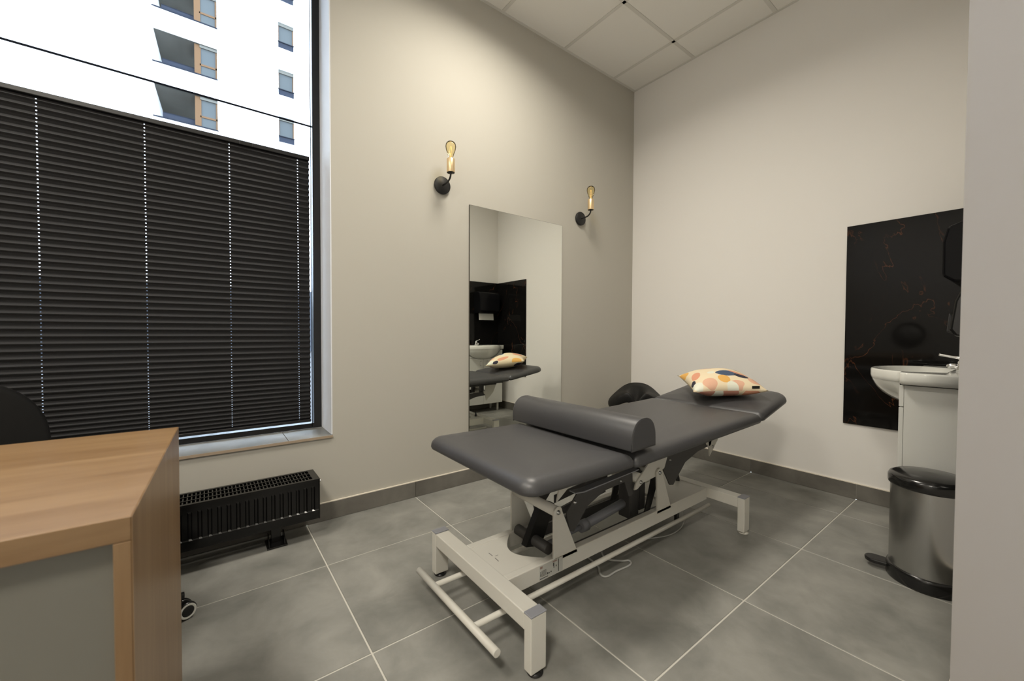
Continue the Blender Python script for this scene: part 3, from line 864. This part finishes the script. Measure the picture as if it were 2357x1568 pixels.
# upper rail under the table (dark side plates with flange)
for yy in (-1.236, -1.018):
    s = 1 if yy < CY else -1
    b = bmesh.new()
    prism(b, [(-2.075, 0.322), (-2.015, 0.385), (-1.92, 0.392), (-1.66, 0.398), (-1.655, 0.29), (-1.685, 0.29), (-1.715, 0.362), (-1.85, 0.356), (-1.955, 0.318), (-2.035, 0.235), (-2.055, 0.245)], yy, yy + s * 0.006, 'xz')
    tp('lift_arm', b, M['dark_steel'])
    bolt(-2.03, yy, 0.352, r=0.008) if s > 0 else None
    b = bmesh.new(); prism(b, [(-2.04, 0.392), (-1.99, 0.386), (-1.63, 0.402), (-1.63, 0.406), (-1.99, 0.391), (-2.04, 0.396)], yy - s * 0.014, yy + s * 0.02, 'xz')
    tp('arm_flange', b, M['grey_plastic'])
    # inner dark legs going down to the lower shaft
b = bmesh.new(); prism(b, [(-2.115, 0.345), (-2.050, 0.32), (-2.120, 0.165), (-2.20, 0.185)], -1.140, -1.110, 'xz')
tp('inner_arm', b, M['black_plastic'])
b = bmesh.new(); tube(b, [(-2.155, -1.225, 0.20), (-2.155, -1.03, 0.20)], 0.021, 16); tp('lower_shaft', b, M['dark_steel'])
bolt(-1.745, -1.236, 0.374, r=0.005)
# cream frame sub-plate between arms and cushion
for yy in (-1.24, -1.02):
    s = 1 if yy < CY else -1
    b = bmesh.new()
    prism(b, [(-2.12, 0.372), (-2.02, 0.44), (-1.95, 0.52), (-2.25, 0.52), (-2.24, 0.50), (-2.10, 0.45)], yy + s * 0.012, yy + s * 0.018, 'xz')
    tp('hinge_plate', b, M['cream'])
# upper longitudinal frame rail under cushions
for yy in (-1.30, -0.985):
    b = bmesh.new(); prism(b, [(-2.30, 0.528), (-1.95, 0.518), (-0.90, 0.534), (-0.90, 0.504), (-1.95, 0.488), (-2.30, 0.500)], yy, yy + 0.025, 'xz')
    tp('frame_rail', b, M['dark_steel'])
# motor column and actuator
b = bmesh.new()
box(b, -1.585, -1.515, -1.17, -1.10, 0.13, 0.37); tp('motor_column', b, M['dark_steel'], bevel=0.006)
b = bmesh.new(); box(b, -1.505, -1.455, -1.165, -1.105, 0.15, 0.36); tp('motor_column', b, M['dark_steel'], bevel=0.006)
b = bmesh.new(); tube(b, [(-1.87, -1.125, 0.165), (-1.58, -1.125, 0.195)], 0.021, 16); tube(b, [(-2.10, -1.125, 0.150), (-1.87, -1.125, 0.165)], 0.011, 12); lathe(b, [(0.026, -0.02), (0.026, 0.02)], c=(-1.86, -1.125, 0.166), axis='x', n=16)
tp('actuator', b, M['grey_plastic'])
b = bmesh.new(); box(b, -2.12, -1.40, -1.225, -1.215, 0.126, 0.176); box(b, -2.12, -1.40, -1.03, -1.02, 0.126, 0.176); tp('inner_channel', b, M['dark_steel'])
b = bmesh.new(); prism(b, [(-2.08, 0.215), (-1.62, 0.275), (-1.62, 0.235), (-2.08, 0.185)], -1.05, -1.04, 'xz'); prism(b, [(-1.96, 0.30), (-1.60, 0.33), (-1.60, 0.300), (-1.96, 0.265)], -1.045, -1.040, 'xz')
tp('far_link', b, M['dark_steel'])
b = bmesh.new(); tube(b, [(-1.625, -1.245, 0.362), (-1.625, -1.02, 0.362)], 0.024, 16); tp('cross_tube', b, M['cream'])
# right links
for yy in (-1.262, -1.0):
    s = 1 if yy < CY else -1
    b = bmesh.new(); prism(b, [(-1.665, 0.318), (-1.655, 0.345), (-1.56, 0.418), (-1.40, 0.432), (-1.43, 0.372), (-1.50, 0.345), (-1.60, 0.338), (-1.645, 0.318)], yy + s * 0.010, yy + s * 0.016, 'xz')
    tp('lift_link', b, M['cream'])
    b = bmesh.new(); prism(b, [(-1.43, 0.372), (-1.40, 0.405), (-1.34, 0.425), (-0.98, 0.432), (-0.96, 0.400), (-1.10, 0.388), (-1.22, 0.355), (-1.33, 0.262), (-1.36, 0.268)], yy + s * 0.022, yy + s * 0.028, 'xz')
    tp('lift_arm', b, M['dark_steel'])
    b = bmesh.new(); prism(b, [(-0.985, 0.345), (-0.955, 0.372), (-0.90, 0.42), (-0.86, 0.52), (-0.99, 0.52), (-1.0, 0.42)], yy + s * 0.012, yy + s * 0.018, 'xz')
    tp('pivot_plate', b, M['cream'])
    if s > 0: bolt(-0.955, yy + 0.012, 0.395, r=0.007); bolt(-1.62, yy + 0.010, 0.345, r=0.009); bolt(-1.365, yy + 0.022, 0.395, r=0.005)
    b = bmesh.new(); prism(b, [(-1.50, 0.34), (-1.44, 0.33), (-1.52, 0.17), (-1.56, 0.17)], yy + s * 0.03, yy + s * 0.036, 'xz'); tp('inner_arm', b, M['black_plastic'])
b = bmesh.new(); tube(b, [(-0.99, -1.25, 0.425), (-0.99, -1.01, 0.425)], 0.022, 16); tp('cross_tube', b, M['cream'])
# posts between mechanism and board so the top rests on it
for xx, zz in ((-1.93, 0.39), (-1.45, 0.425), (-1.02, 0.43)):
    tp('stanchion', (lambda b: (box(b, xx - 0.02, xx + 0.02, -1.215, -1.190, zz - 0.02, 0.535), box(b, xx - 0.02, xx + 0.02, -1.06, -1.035, zz - 0.02, 0.535)) and b)(bmesh.new()), M['dark_steel'])
# foot-control rod frame all round
b = bmesh.new(); tube(b, [(-2.522, -0.865, 0.080), (-2.512, -1.392, 0.080)], 0.0125, 16)
tp('pedal_bar', b, M['cream'])
for yy in (-0.990, -1.257):
    b = bmesh.new(); tube(b, [(-2.515, yy, 0.080), (-1.0, yy, 0.080)], 0.010, 14)
    tp('control_rod', b, M['cream'])
for xx in (-2.33, -1.30):
    b = bmesh.new(); box(b, xx - 0.012, xx + 0.012, -1.250, -1.236, 0.07, 0.13); box(b, xx - 0.012, xx + 0.012, -1.004, -0.99, 0.07, 0.13)
    tp('rod_hanger', b, M['black_plastic'])
for y0 in (-1.20, -1.05):
    b = bmesh.new(); lathe(b, [(0.018, -0.008), (0.02, 0.0), (0.018, 0.008)], c=(-2.30, y0, 0.10), n=16, axis='y'); tp('transport_wheel', b, M['black_plastic'])

# half-round bolster resting across the table
bo = thing('knee_bolster', 'charcoal half-round bolster lying across the treatment table', 'bolster', (-1.915, CY, 0.593), rz=0.035)
b = bmesh.new(); pts = [(-0.078, 0.004), (0.078, 0.004)]
for k in range(19):
    a = PI * k / 18; pts.append((0.078 * math.copysign(abs(math.cos(a)) ** 0.85, math.cos(a)), 0.034 + 0.083 * math.sin(a) ** 0.9))
prism(b, pts, -0.338, 0.338, 'xz')
o = obj('bolster_cover', b, M['leather'], bo, smooth=False, bevel=0.006, bseg=3)
for p in o.data.polygons:
    if abs(p.normal.y) < 0.5: p.use_smooth = True
for s in (-1, 1):
    b = bmesh.new(); tube(b, [(x * 0.985, s * 0.3345, z * 0.985 + 0.001) for x, z in pts], 0.0022, 6, closed=True)
    obj('piping', b, M['leather'], bo, smooth=True)

# patterned pillow on the head section
def pillow_material():
    X = mat('patterned_cotton', (0.8, 0.7, 0.5, 1), 0.85, spec=0.15, bump=(500, 0.12, 0.0006))
    nt = X.node_tree; bs = nt.nodes['Principled BSDF']; tc = nt.nodes.new('ShaderNodeTexCoord')
    prev = None
    base = nt.nodes.new('ShaderNodeRGB'); base.outputs[0].default_value = (0.78, 0.66, 0.46, 1)
    prev = base.outputs[0]
    mp0 = nt.nodes.new('ShaderNodeTexNoise'); mp0.inputs['Scale'].default_value = 9.0
    wob = nt.nodes.new('ShaderNodeVectorMath'); wob.operation = 'SCALE'; wob.inputs['Scale'].default_value = 0.022
    add = nt.nodes.new('ShaderNodeVectorMath'); add.operation = 'ADD'
    nt.links.new(tc.outputs['Object'], mp0.inputs['Vector']); nt.links.new(mp0.outputs['Color'], wob.inputs[0])
    nt.links.new(tc.outputs['Object'], add.inputs[0]); nt.links.new(wob.outputs[0], add.inputs[1])
    # leaf-shaped spots: (u, v, half length, half width, angle, colour), in the pillow's own plane
    spots = PILLOW_SPOTS
    for (u, v, a, c, ang, colr, side) in spots:
        s = nt.nodes.new('ShaderNodeVectorMath'); s.operation = 'SUBTRACT'; s.inputs[1].default_value = (u + 0.011, v + 0.011, 0)
        nt.links.new(add.outputs[0], s.inputs[0])
        rm = nt.nodes.new('ShaderNodeVectorRotate'); rm.rotation_type = 'Z_AXIS'; rm.inputs['Angle'].default_value = -ang
        nt.links.new(s.outputs[0], rm.inputs['Vector'])
        sc = nt.nodes.new('ShaderNodeVectorMath'); sc.operation = 'MULTIPLY'; sc.inputs[1].default_value = (1 / a, 1 / c, 0)
        nt.links.new(rm.outputs[0], sc.inputs[0])
        ln = nt.nodes.new('ShaderNodeVectorMath'); ln.operation = 'LENGTH'
        nt.links.new(sc.outputs[0], ln.inputs[0])
        lt = nt.nodes.new('ShaderNodeMath'); lt.operation = 'LESS_THAN'; lt.inputs[1].default_value = 1.0
        nt.links.new(ln.outputs['Value'], lt.inputs[0])
        fac = lt.outputs[0]
        if side:
            sep = nt.nodes.new('ShaderNodeSeparateXYZ'); nt.links.new(tc.outputs['Object'], sep.inputs[0])
            gt = nt.nodes.new('ShaderNodeMath'); gt.operation = 'GREATER_THAN' if side > 0 else 'LESS_THAN'; gt.inputs[1].default_value = 0.0
            nt.links.new(sep.outputs['Z'], gt.inputs[0])
            mm = nt.nodes.new('ShaderNodeMath'); mm.operation = 'MULTIPLY'
            nt.links.new(fac, mm.inputs[0]); nt.links.new(gt.outputs[0], mm.inputs[1]); fac = mm.outputs[0]
        mx = nt.nodes.new('ShaderNodeMix'); mx.data_type = 'RGBA'
        nt.links.new(fac, mx.inputs['Factor']); nt.links.new(prev, mx.inputs['A']); mx.inputs['B'].default_value = colr
        prev = mx.outputs['Result']
    nt.links.new(prev, bs.inputs['Base Color'])
    return X
PE, OR, BL, NV, MU, WH, BR = (0.70, 0.33, 0.21, 1), (0.75, 0.42, 0.12, 1), (0.075, 0.105, 0.17, 1), (0.045, 0.042, 0.06, 1), (0.72, 0.43, 0.30, 1), (0.74, 0.74, 0.62, 1), (0.52, 0.25, 0.18, 1)
# pillow axes: +x runs A->C (front edge, towards the right corner), +y runs A->B (away from camera)
PILLOW_SPOTS = [
    (0.02, -0.060, 0.062, 0.034, -0.15, BL, 1), (0.098, -0.088, 0.040, 0.026, -0.35, NV, 1), (-0.012, -0.120, 0.034, 0.036, 0.5, OR, 1), (-0.145, -0.02, 0.024, 0.06, -0.3, PE, 1), (-0.100, -0.150, 0.040, 0.036, 0.2, MU, 1),
    (0.045, -0.165, 0.042, 0.026, 0.3, MU, 1), (-0.180, -0.105, 0.010, 0.035, -0.1, NV, 1), (0.155, -0.130, 0.035, 0.035, 0.2, MU, 1), (0.10, -0.045, 0.06, 0.018, -0.3, PE, 1), (-0.185, 0.12, 0.03, 0.05, 0.2, OR, 1),
    (-0.06, -0.03, 0.02, 0.025, 0, WH, 1), (0.02, -0.175, 0.03, 0.03, 0, WH, 1), (-0.17, -0.165, 0.03, 0.04, 0, WH, 1),
    (-0.02, 0.12, 0.07, 0.05, 0, PE, 1), (0.12, 0.12, 0.05, 0.05, 0.4, NV, 1),
    (-0.12, -0.17, 0.06, 0.04, 0, BR, -1), (0.0, -0.17, 0.05, 0.05, 0.4, BR, -1), (0.12, -0.165, 0.05, 0.035, 0, PE, -1), (-0.06, -0.15, 0.03, 0.05, 0, WH, -1),
    (-0.15, 0.13, 0.035, 0.05, 0.2, NV, -1), (-0.06, 0.17, 0.055, 0.055, 0, PE, -1), (0.06, 0.18, 0.04, 0.04, 0, OR, -1), (0.16, 0.15, 0.05, 0.04, 0, BL, -1), (0.1, 0.1, 0.05, 0.05, 0, PE, -1)]
def pillow():
    bm = bmesh.new(); n = 28; hw = 0.205
    def pt(i, j, s):
        u, v = i / n * 2 - 1, j / n * 2 - 1
        x = hw * u * (1 - 0.10 * (1 - v * v) * abs(u) ** 2); y = hw * v * (1 - 0.10 * (1 - u * u) * abs(v) ** 2)
        z = 0.082 * (max(0, (1 - u * u)) ** 0.55) * (max(0, (1 - v * v)) ** 0.55)
        z *= 1.0 + 0.08 * math.sin(5 * u + 1.0) * math.cos(4 * v)
        return (x, y, s * z * (1.0 if s > 0 else 0.82))
    T_ = [[bm.verts.new(pt(i, j, 1)) for j in range(n + 1)] for i in range(n + 1)]
    B_ = [[T_[i][j] if i in (0, n) or j in (0, n) else bm.verts.new(pt(i, j, -1)) for j in range(n + 1)] for i in range(n + 1)]
    for i in range(n):
        for j in range(n):
            bm.faces.new((T_[i][j], T_[i + 1][j], T_[i + 1][j + 1], T_[i][j + 1]))
            bm.faces.new((B_[i][j], B_[i][j + 1], B_[i + 1][j + 1], B_[i + 1][j]))
    return bm
pw = thing('pillow', 'cream pillow with peach, ochre and navy leaf spots on the treatment table', 'pillow', (-0.640, -1.130, 0.714))
pw.rotation_euler = (0.13, -0.04, math.radians(-47))
po = obj('pillow_cover', pillow(), pillow_material(), pw, smooth=True)
b = bmesh.new(); box(b, 0.118, 0.158, -0.190, -0.187, 0.012, 0.028)
lb = obj('sewn_tag', b, M['cushion_label'], pw); lb.rotation_euler = (0, 0, 0)

# cables under the table
def cable(pts, label, r=0.0032):
    b = bmesh.new(); tube(b, spline(pts, 8), r, 8)
    o = obj('power_cable', b, M['cable'], smooth=True)
    return tag(o, label, 'cable')
cable([(-1.60, -1.10, 0.012), (-1.70, -1.10, 0.004), (-1.76, -1.17, 0.004), (-1.72, -1.225, 0.004), (-1.69, -1.245, 0.004), (-1.715, -1.268, 0.004), (-1.80, -1.262, 0.004), (-1.862, -1.262, 0.004), (-1.872, -1.235, 0.004), (-1.835, -1.19, 0.004), (-1.82, -1.12, 0.004)],
      'grey cable lying in a loop on the floor under the near beam of the table', 0.0042)
cable([(-1.48, -1.18, 0.008), (-1.36, -1.222, 0.004), (-1.27, -1.228, 0.004), (-1.17, -1.205, 0.005), (-1.10, -1.17, 0.03), (-1.09, -1.14, 0.10), (-1.10, -1.12, 0.165)],
      'thin grey cable curving from the floor up to the right end plate of the table', 0.0030)

# ------------------------------------------------------------------ marble splashback
sp = thing('marble_splashback', 'polished black marble slab with rusty veins on the light right wall beside the washbasin', 'splashback', (0, YC, 0.464))
sp2 = thing('marble_splashback', 'black marble slabs behind the paper towel dispenser, seen in the wall mirror', 'splashback', (-0.6, YC, 0.464))
def slab2(x0, x1):
    return obj('marble_slab', bx(x0 + 0.6, x1 + 0.6, 0.001, 0.010, 0, 1.226), M['marble'], sp2)
def slab(x0, x1, y0, y1, z0, z1):
    return obj('marble_slab', bx(x0, x1, y0 - YC, y1 - YC, z0 - 0.464, z1 - 0.464), M['marble'], sp)
slab(-0.010, -0.001, YC + 0.010, -1.603, 0.464, 1.690)
slab2(-0.610, -0.001)
slab2(-1.215, -0.612)

# ------------------------------------------------------------------ vanity cabinet with basin
CX0, CX1, CYF = -0.690, -0.110, -1.962
vc = thing('vanity_cabinet', 'white vanity cabinet on legs under the washbasin', 'cabinet', ((CX0 + CX1) / 2, -2.08, 0))
voff = Vector(((CX0 + CX1) / 2, -2.08, 0))
def vp(name, bm, m, parent=None, **k):
    o = obj(name, bm, m, parent or vc, **k)
    if parent is None: o.location = -voff
    return o
vp('body', bx(CX0, CX1, YC + 0.014, CYF - 0.017, 0.105, 0.793), M['white_gloss'])
xm2 = (CX0 + CX1) / 2
d_ = vp('drawer_front', bx(CX0, CX1, CYF - 0.016, CYF, 0.697, 0.792), M['white_gloss'], bevel=0.0015)
for (a, c, hx) in ((CX0, xm2 - 0.001, xm2 - 0.05), (xm2 + 0.001, CX1, xm2 + 0.05)):
    dr = vp('door', bx(a, c, CYF - 0.016, CYF, 0.107, 0.693), M['white_gloss'], bevel=0.0015)
    b = bmesh.new(); tube(b, [(hx, CYF + 0.014, 0.60), (hx, CYF + 0.014, 0.66)], 0.004, 8); tube(b, [(hx, CYF, 0.605), (hx, CYF + 0.014, 0.605)], 0.003, 8); tube(b, [(hx, CYF, 0.655), (hx, CYF + 0.014, 0.655)], 0.003, 8)
    obj('handle', b, M['chrome'], dr)
for lx in (CX0 + 0.05, CX1 - 0.05):
    for ly in (CYF - 0.04, YC + 0.06):
        b = bmesh.new(); tube(b, [(lx, ly, 0.0), (lx, ly, 0.106)], 0.016, 14); vp('leg', b, M['white_gloss'])

bs = thing('washbasin', 'white ceramic washbasin with a round bowl projecting over the vanity cabinet', 'washbasin', (-0.405, -2.06, 0.80))
def basin():
    """deck slab with a half-round bowl projecting from its front edge; rim outline is shared by top and skirt"""
    bm = bmesh.new()
    Y0_, yf, hw, rx, yb, ry = YC + 0.012 + 2.06, 0.095, 0.335, 0.265, 0.040, 0.208
    pts = []
    def arc(cx_, cy_, r, a0, a1, n=6):
        for k in range(n + 1):
            a = a0 + (a1 - a0) * k / n; pts.append((cx_ + r * math.cos(a), cy_ + r * math.sin(a)))
    pts.append((-hw, Y0_)); pts.append((hw, Y0_))
    arc(hw - 0.03, yf - 0.03, 0.03, 0, PI / 2)
    a0 = math.asin((yf - yb) / ry)
    for k in range(25):
        a = a0 + (PI - 2 * a0) * k / 24; pts.append((rx * math.cos(a), yb + ry * math.sin(a)))
    arc(-hw + 0.03, yf - 0.03, 0.03, PI / 2, PI)
    N = len(pts)
    def ring(z, ins, f=None):
        out = []
        for x, y in pts:
            x2 = x * (1 - ins / 0.3); y2 = (y - 0.0) * (1 - ins / 0.25) if y > 0 else y * (1 - ins / 0.5)
            if f and y > yf + 0.001:      # only the projecting bowl hangs lower
                pass
            out.append(bm.verts.new((x2, y2, z)))
        return out
    R_ = [ring(0.0, 0.010), ring(0.006, 0.003), ring(0.020, 0.0), ring(0.046, 0.0), ring(0.052, 0.0025), ring(0.054, 0.008)]
    for a, b_ in zip(R_, R_[1:]):
        for i in range(N): bm.faces.new((a[i], a[(i + 1) % N], b_[(i + 1) % N], b_[i])).smooth = True
    bm.faces.new(R_[0][::-1])
    # recessed bowl in the deck, bridged to the rim by a ring of matching vertices
    I = []
    for (z, r_) in ((0.053, 1.0), (0.044, 0.965), (0.0, 0.86), (-0.04, 0.66), (-0.06, 0.36), (-0.065, 0.1)):
        ringv = []
        for x, y in pts:
            a = math.atan2((y - 0.065) / 0.155, x / 0.245)
            ringv.append(bm.verts.new((0.240 * r_ * math.cos(a), 0.070 + 0.152 * r_ * math.sin(a), z)))
        I.append(ringv)
    for i in range(N): bm.faces.new((R_[-1][i], R_[-1][(i + 1) % N], I[0][(i + 1) % N], I[0][i]))
    for a, b_ in zip(I, I[1:]):
        for i in range(N): bm.faces.new((a[i], a[(i + 1) % N], b_[(i + 1) % N], b_[i])).smooth = True
    bm.faces.new(I[-1])
    # belly: lower half of an ellipsoid under the front of the deck
    prev = None; NB = 40
    for (z, k_) in ((0.020, 0.998), (-0.005, 0.965), (-0.035, 0.90), (-0.065, 0.79), (-0.092, 0.62), (-0.110, 0.40), (-0.118, 0.15)):
        rg = []
        for k in range(NB):
            a = 2 * PI * k / NB
            y = yb + ry * k_ * math.sin(a)
            rg.append(bm.verts.new((rx * k_ * math.cos(a), max(y, 0.1005), z)))
        if prev:
            for k in range(NB): bm.faces.new((prev[k], prev[(k + 1) % NB], rg[(k + 1) % NB], rg[k])).smooth = True
        prev = rg
    bm.faces.new(prev)
    return bm
obj('basin_bowl', basin(), M['ceramic'], bs)
b = bmesh.new(); lathe(b, [(0.0, -0.0625), (0.020, -0.0625), (0.021, -0.0605), (0.0, -0.0595)], c=(0, 0.075, 0), n=20, capb=False, capt=False)
obj('drain', b, M['chrome'], bs)

fc = thing('basin_mixer_tap', 'chrome single-lever mixer tap on the washbasin', 'tap', (-0.405, -2.135, 0.8535))
b = bmesh.new(); lathe(b, [(0.0, 0.0), (0.025, 0.0), (0.024, 0.01), (0.020, 0.035), (0.021, 0.042), (0.018, 0.049), (0, 0.051)], n=24, capb=False, capt=False)
obj('body', b, M['chrome'], fc)
b = bmesh.new(); tube(b, spline([(0, 0.01, 0.014), (0, 0.025, 0.022), (0, 0.040, 0.022), (0, 0.050, 0.014)], 5), [0.013] * 14 + [0.011, 0.010], 14); obj('spout', b, M['chrome'], fc)
b = bmesh.new(); tube(b, spline([(0, -0.008, 0.048), (0, 0.008, 0.060), (0, 0.040, 0.066), (0, 0.080, 0.074)], 5), [0.015, 0.014, 0.013, 0.012, 0.011, 0.0095, 0.0085, 0.0075, 0.007, 0.0065, 0.0063, 0.006, 0.006, 0.006, 0.0062, 0.0062], 12); obj('lever', b, M['chrome'], fc)

# paper towel dispenser and soap dispenser on the near partition
pd = thing('paper_towel_dispenser', 'black wall-mounted paper towel dispenser with a white sheet hanging out', 'dispenser', (-0.240, YC + 0.010, 1.262))
b = bmesh.new(); prism(b, [(0.0, 0.0), (0.12, 0.01), (0.158, 0.04), (0.160, 0.20), (0.145, 0.272), (0.10, 0.290), (0.0, 0.290)], -0.155, 0.155, 'yz')
obj('cover', b, M['smoke'], pd, bevel=0.010, bseg=3)
b = bmesh.new(); prism(b, [(0.060, 0.004), (0.062, 0.004), (0.070, -0.078), (0.068, -0.078)], -0.115, 0.115, 'yz'); obj('paper_sheet', b, M['paper'], pd)
sd = thing('soap_dispenser', 'black wall-mounted soap dispenser beside the paper towel dispenser', 'dispenser', (-0.640, YC + 0.010, 1.005))
b = bmesh.new(); prism(b, [(0.0, 0.0), (0.085, 0.01), (0.103, 0.04), (0.090, 0.16), (0.070, 0.215), (0.0, 0.22)], -0.055, 0.055, 'yz')
obj('cover', b, M['gloss_black'], sd, bevel=0.010, bseg=3)
b = bmesh.new(); prism(b, [(0.090, 0.02), (0.112, 0.03), (0.106, 0.11), (0.096, 0.10)], -0.035, 0.035, 'yz'); obj('push_lever', b, M['black_plastic'], sd, bevel=0.004)

# ------------------------------------------------------------------ pedal bin
pb = thing('pedal_bin', 'round stainless steel pedal bin with black lid and base beside the vanity cabinet', 'bin', (-0.822, -2.084, 0))
b = bmesh.new(); lathe(b, [(0.121, 0.045), (0.1215, 0.05), (0.1215, 0.398), (0.121, 0.402)], n=64); obj('body', b, M['steel'], pb)
b = bmesh.new(); lathe(b, [(0.127, 0.0), (0.130, 0.006), (0.130, 0.042), (0.128, 0.052), (0.123, 0.056), (0.10, 0.056)], n=64); obj('base', b, M['gloss_black'], pb)
b = bmesh.new(); lathe(b, [(0.122, 0.394), (0.128, 0.396), (0.130, 0.402), (0.130, 0.426), (0.125, 0.437), (0.110, 0.445), (0.06, 0.453), (0.0, 0.456)], n=64, capt=False); obj('lid', b, M['gloss_black'], pb)
b = bmesh.new(); pts = []
for k in range(9):
    a = PI * k / 8; pts.append((0.034 * math.cos(a), 0.165 + 0.034 * math.sin(a)))
pts += [(-0.03, 0.11), (0.03, 0.11)]
prism(b, pts, 0.022, 0.040, 'xy'); o = obj('pedal', b, M['black_plastic'], pb, bevel=0.005); o.rotation_euler = (0, 0, 0.15)

# ------------------------------------------------------------------ wall clock on the far left wall (seen mirrored in the marble)
ck = thing('wall_clock', 'round black-rimmed wall clock on the left wall, mirrored faintly in the marble', 'clock', (XL + 0.001, -1.15, 1.02))
b = bmesh.new(); lathe(b, [(0.0, 0.004), (0.155, 0.004), (0.155, 0.010), (0.0, 0.010)], n=40, axis='x', capb=False, capt=False); obj('face', b, M['clock_face'], ck)
b = bmesh.new(); tube(b, [(0.014, 0.165 * math.cos(2 * PI * k / 40), 0.165 * math.sin(2 * PI * k / 40)) for k in range(40)], 0.014, 8, closed=True); obj('rim', b, M['black_matte'], ck)
b = bmesh.new(); box(b, 0.012, 0.015, -0.004, 0.004, 0, 0.12); box(b, 0.012, 0.015, -0.08, 0.0, -0.005, 0.005); obj('hands', b, M['black_matte'], ck)

SC.unit_settings.system = 'METRIC'
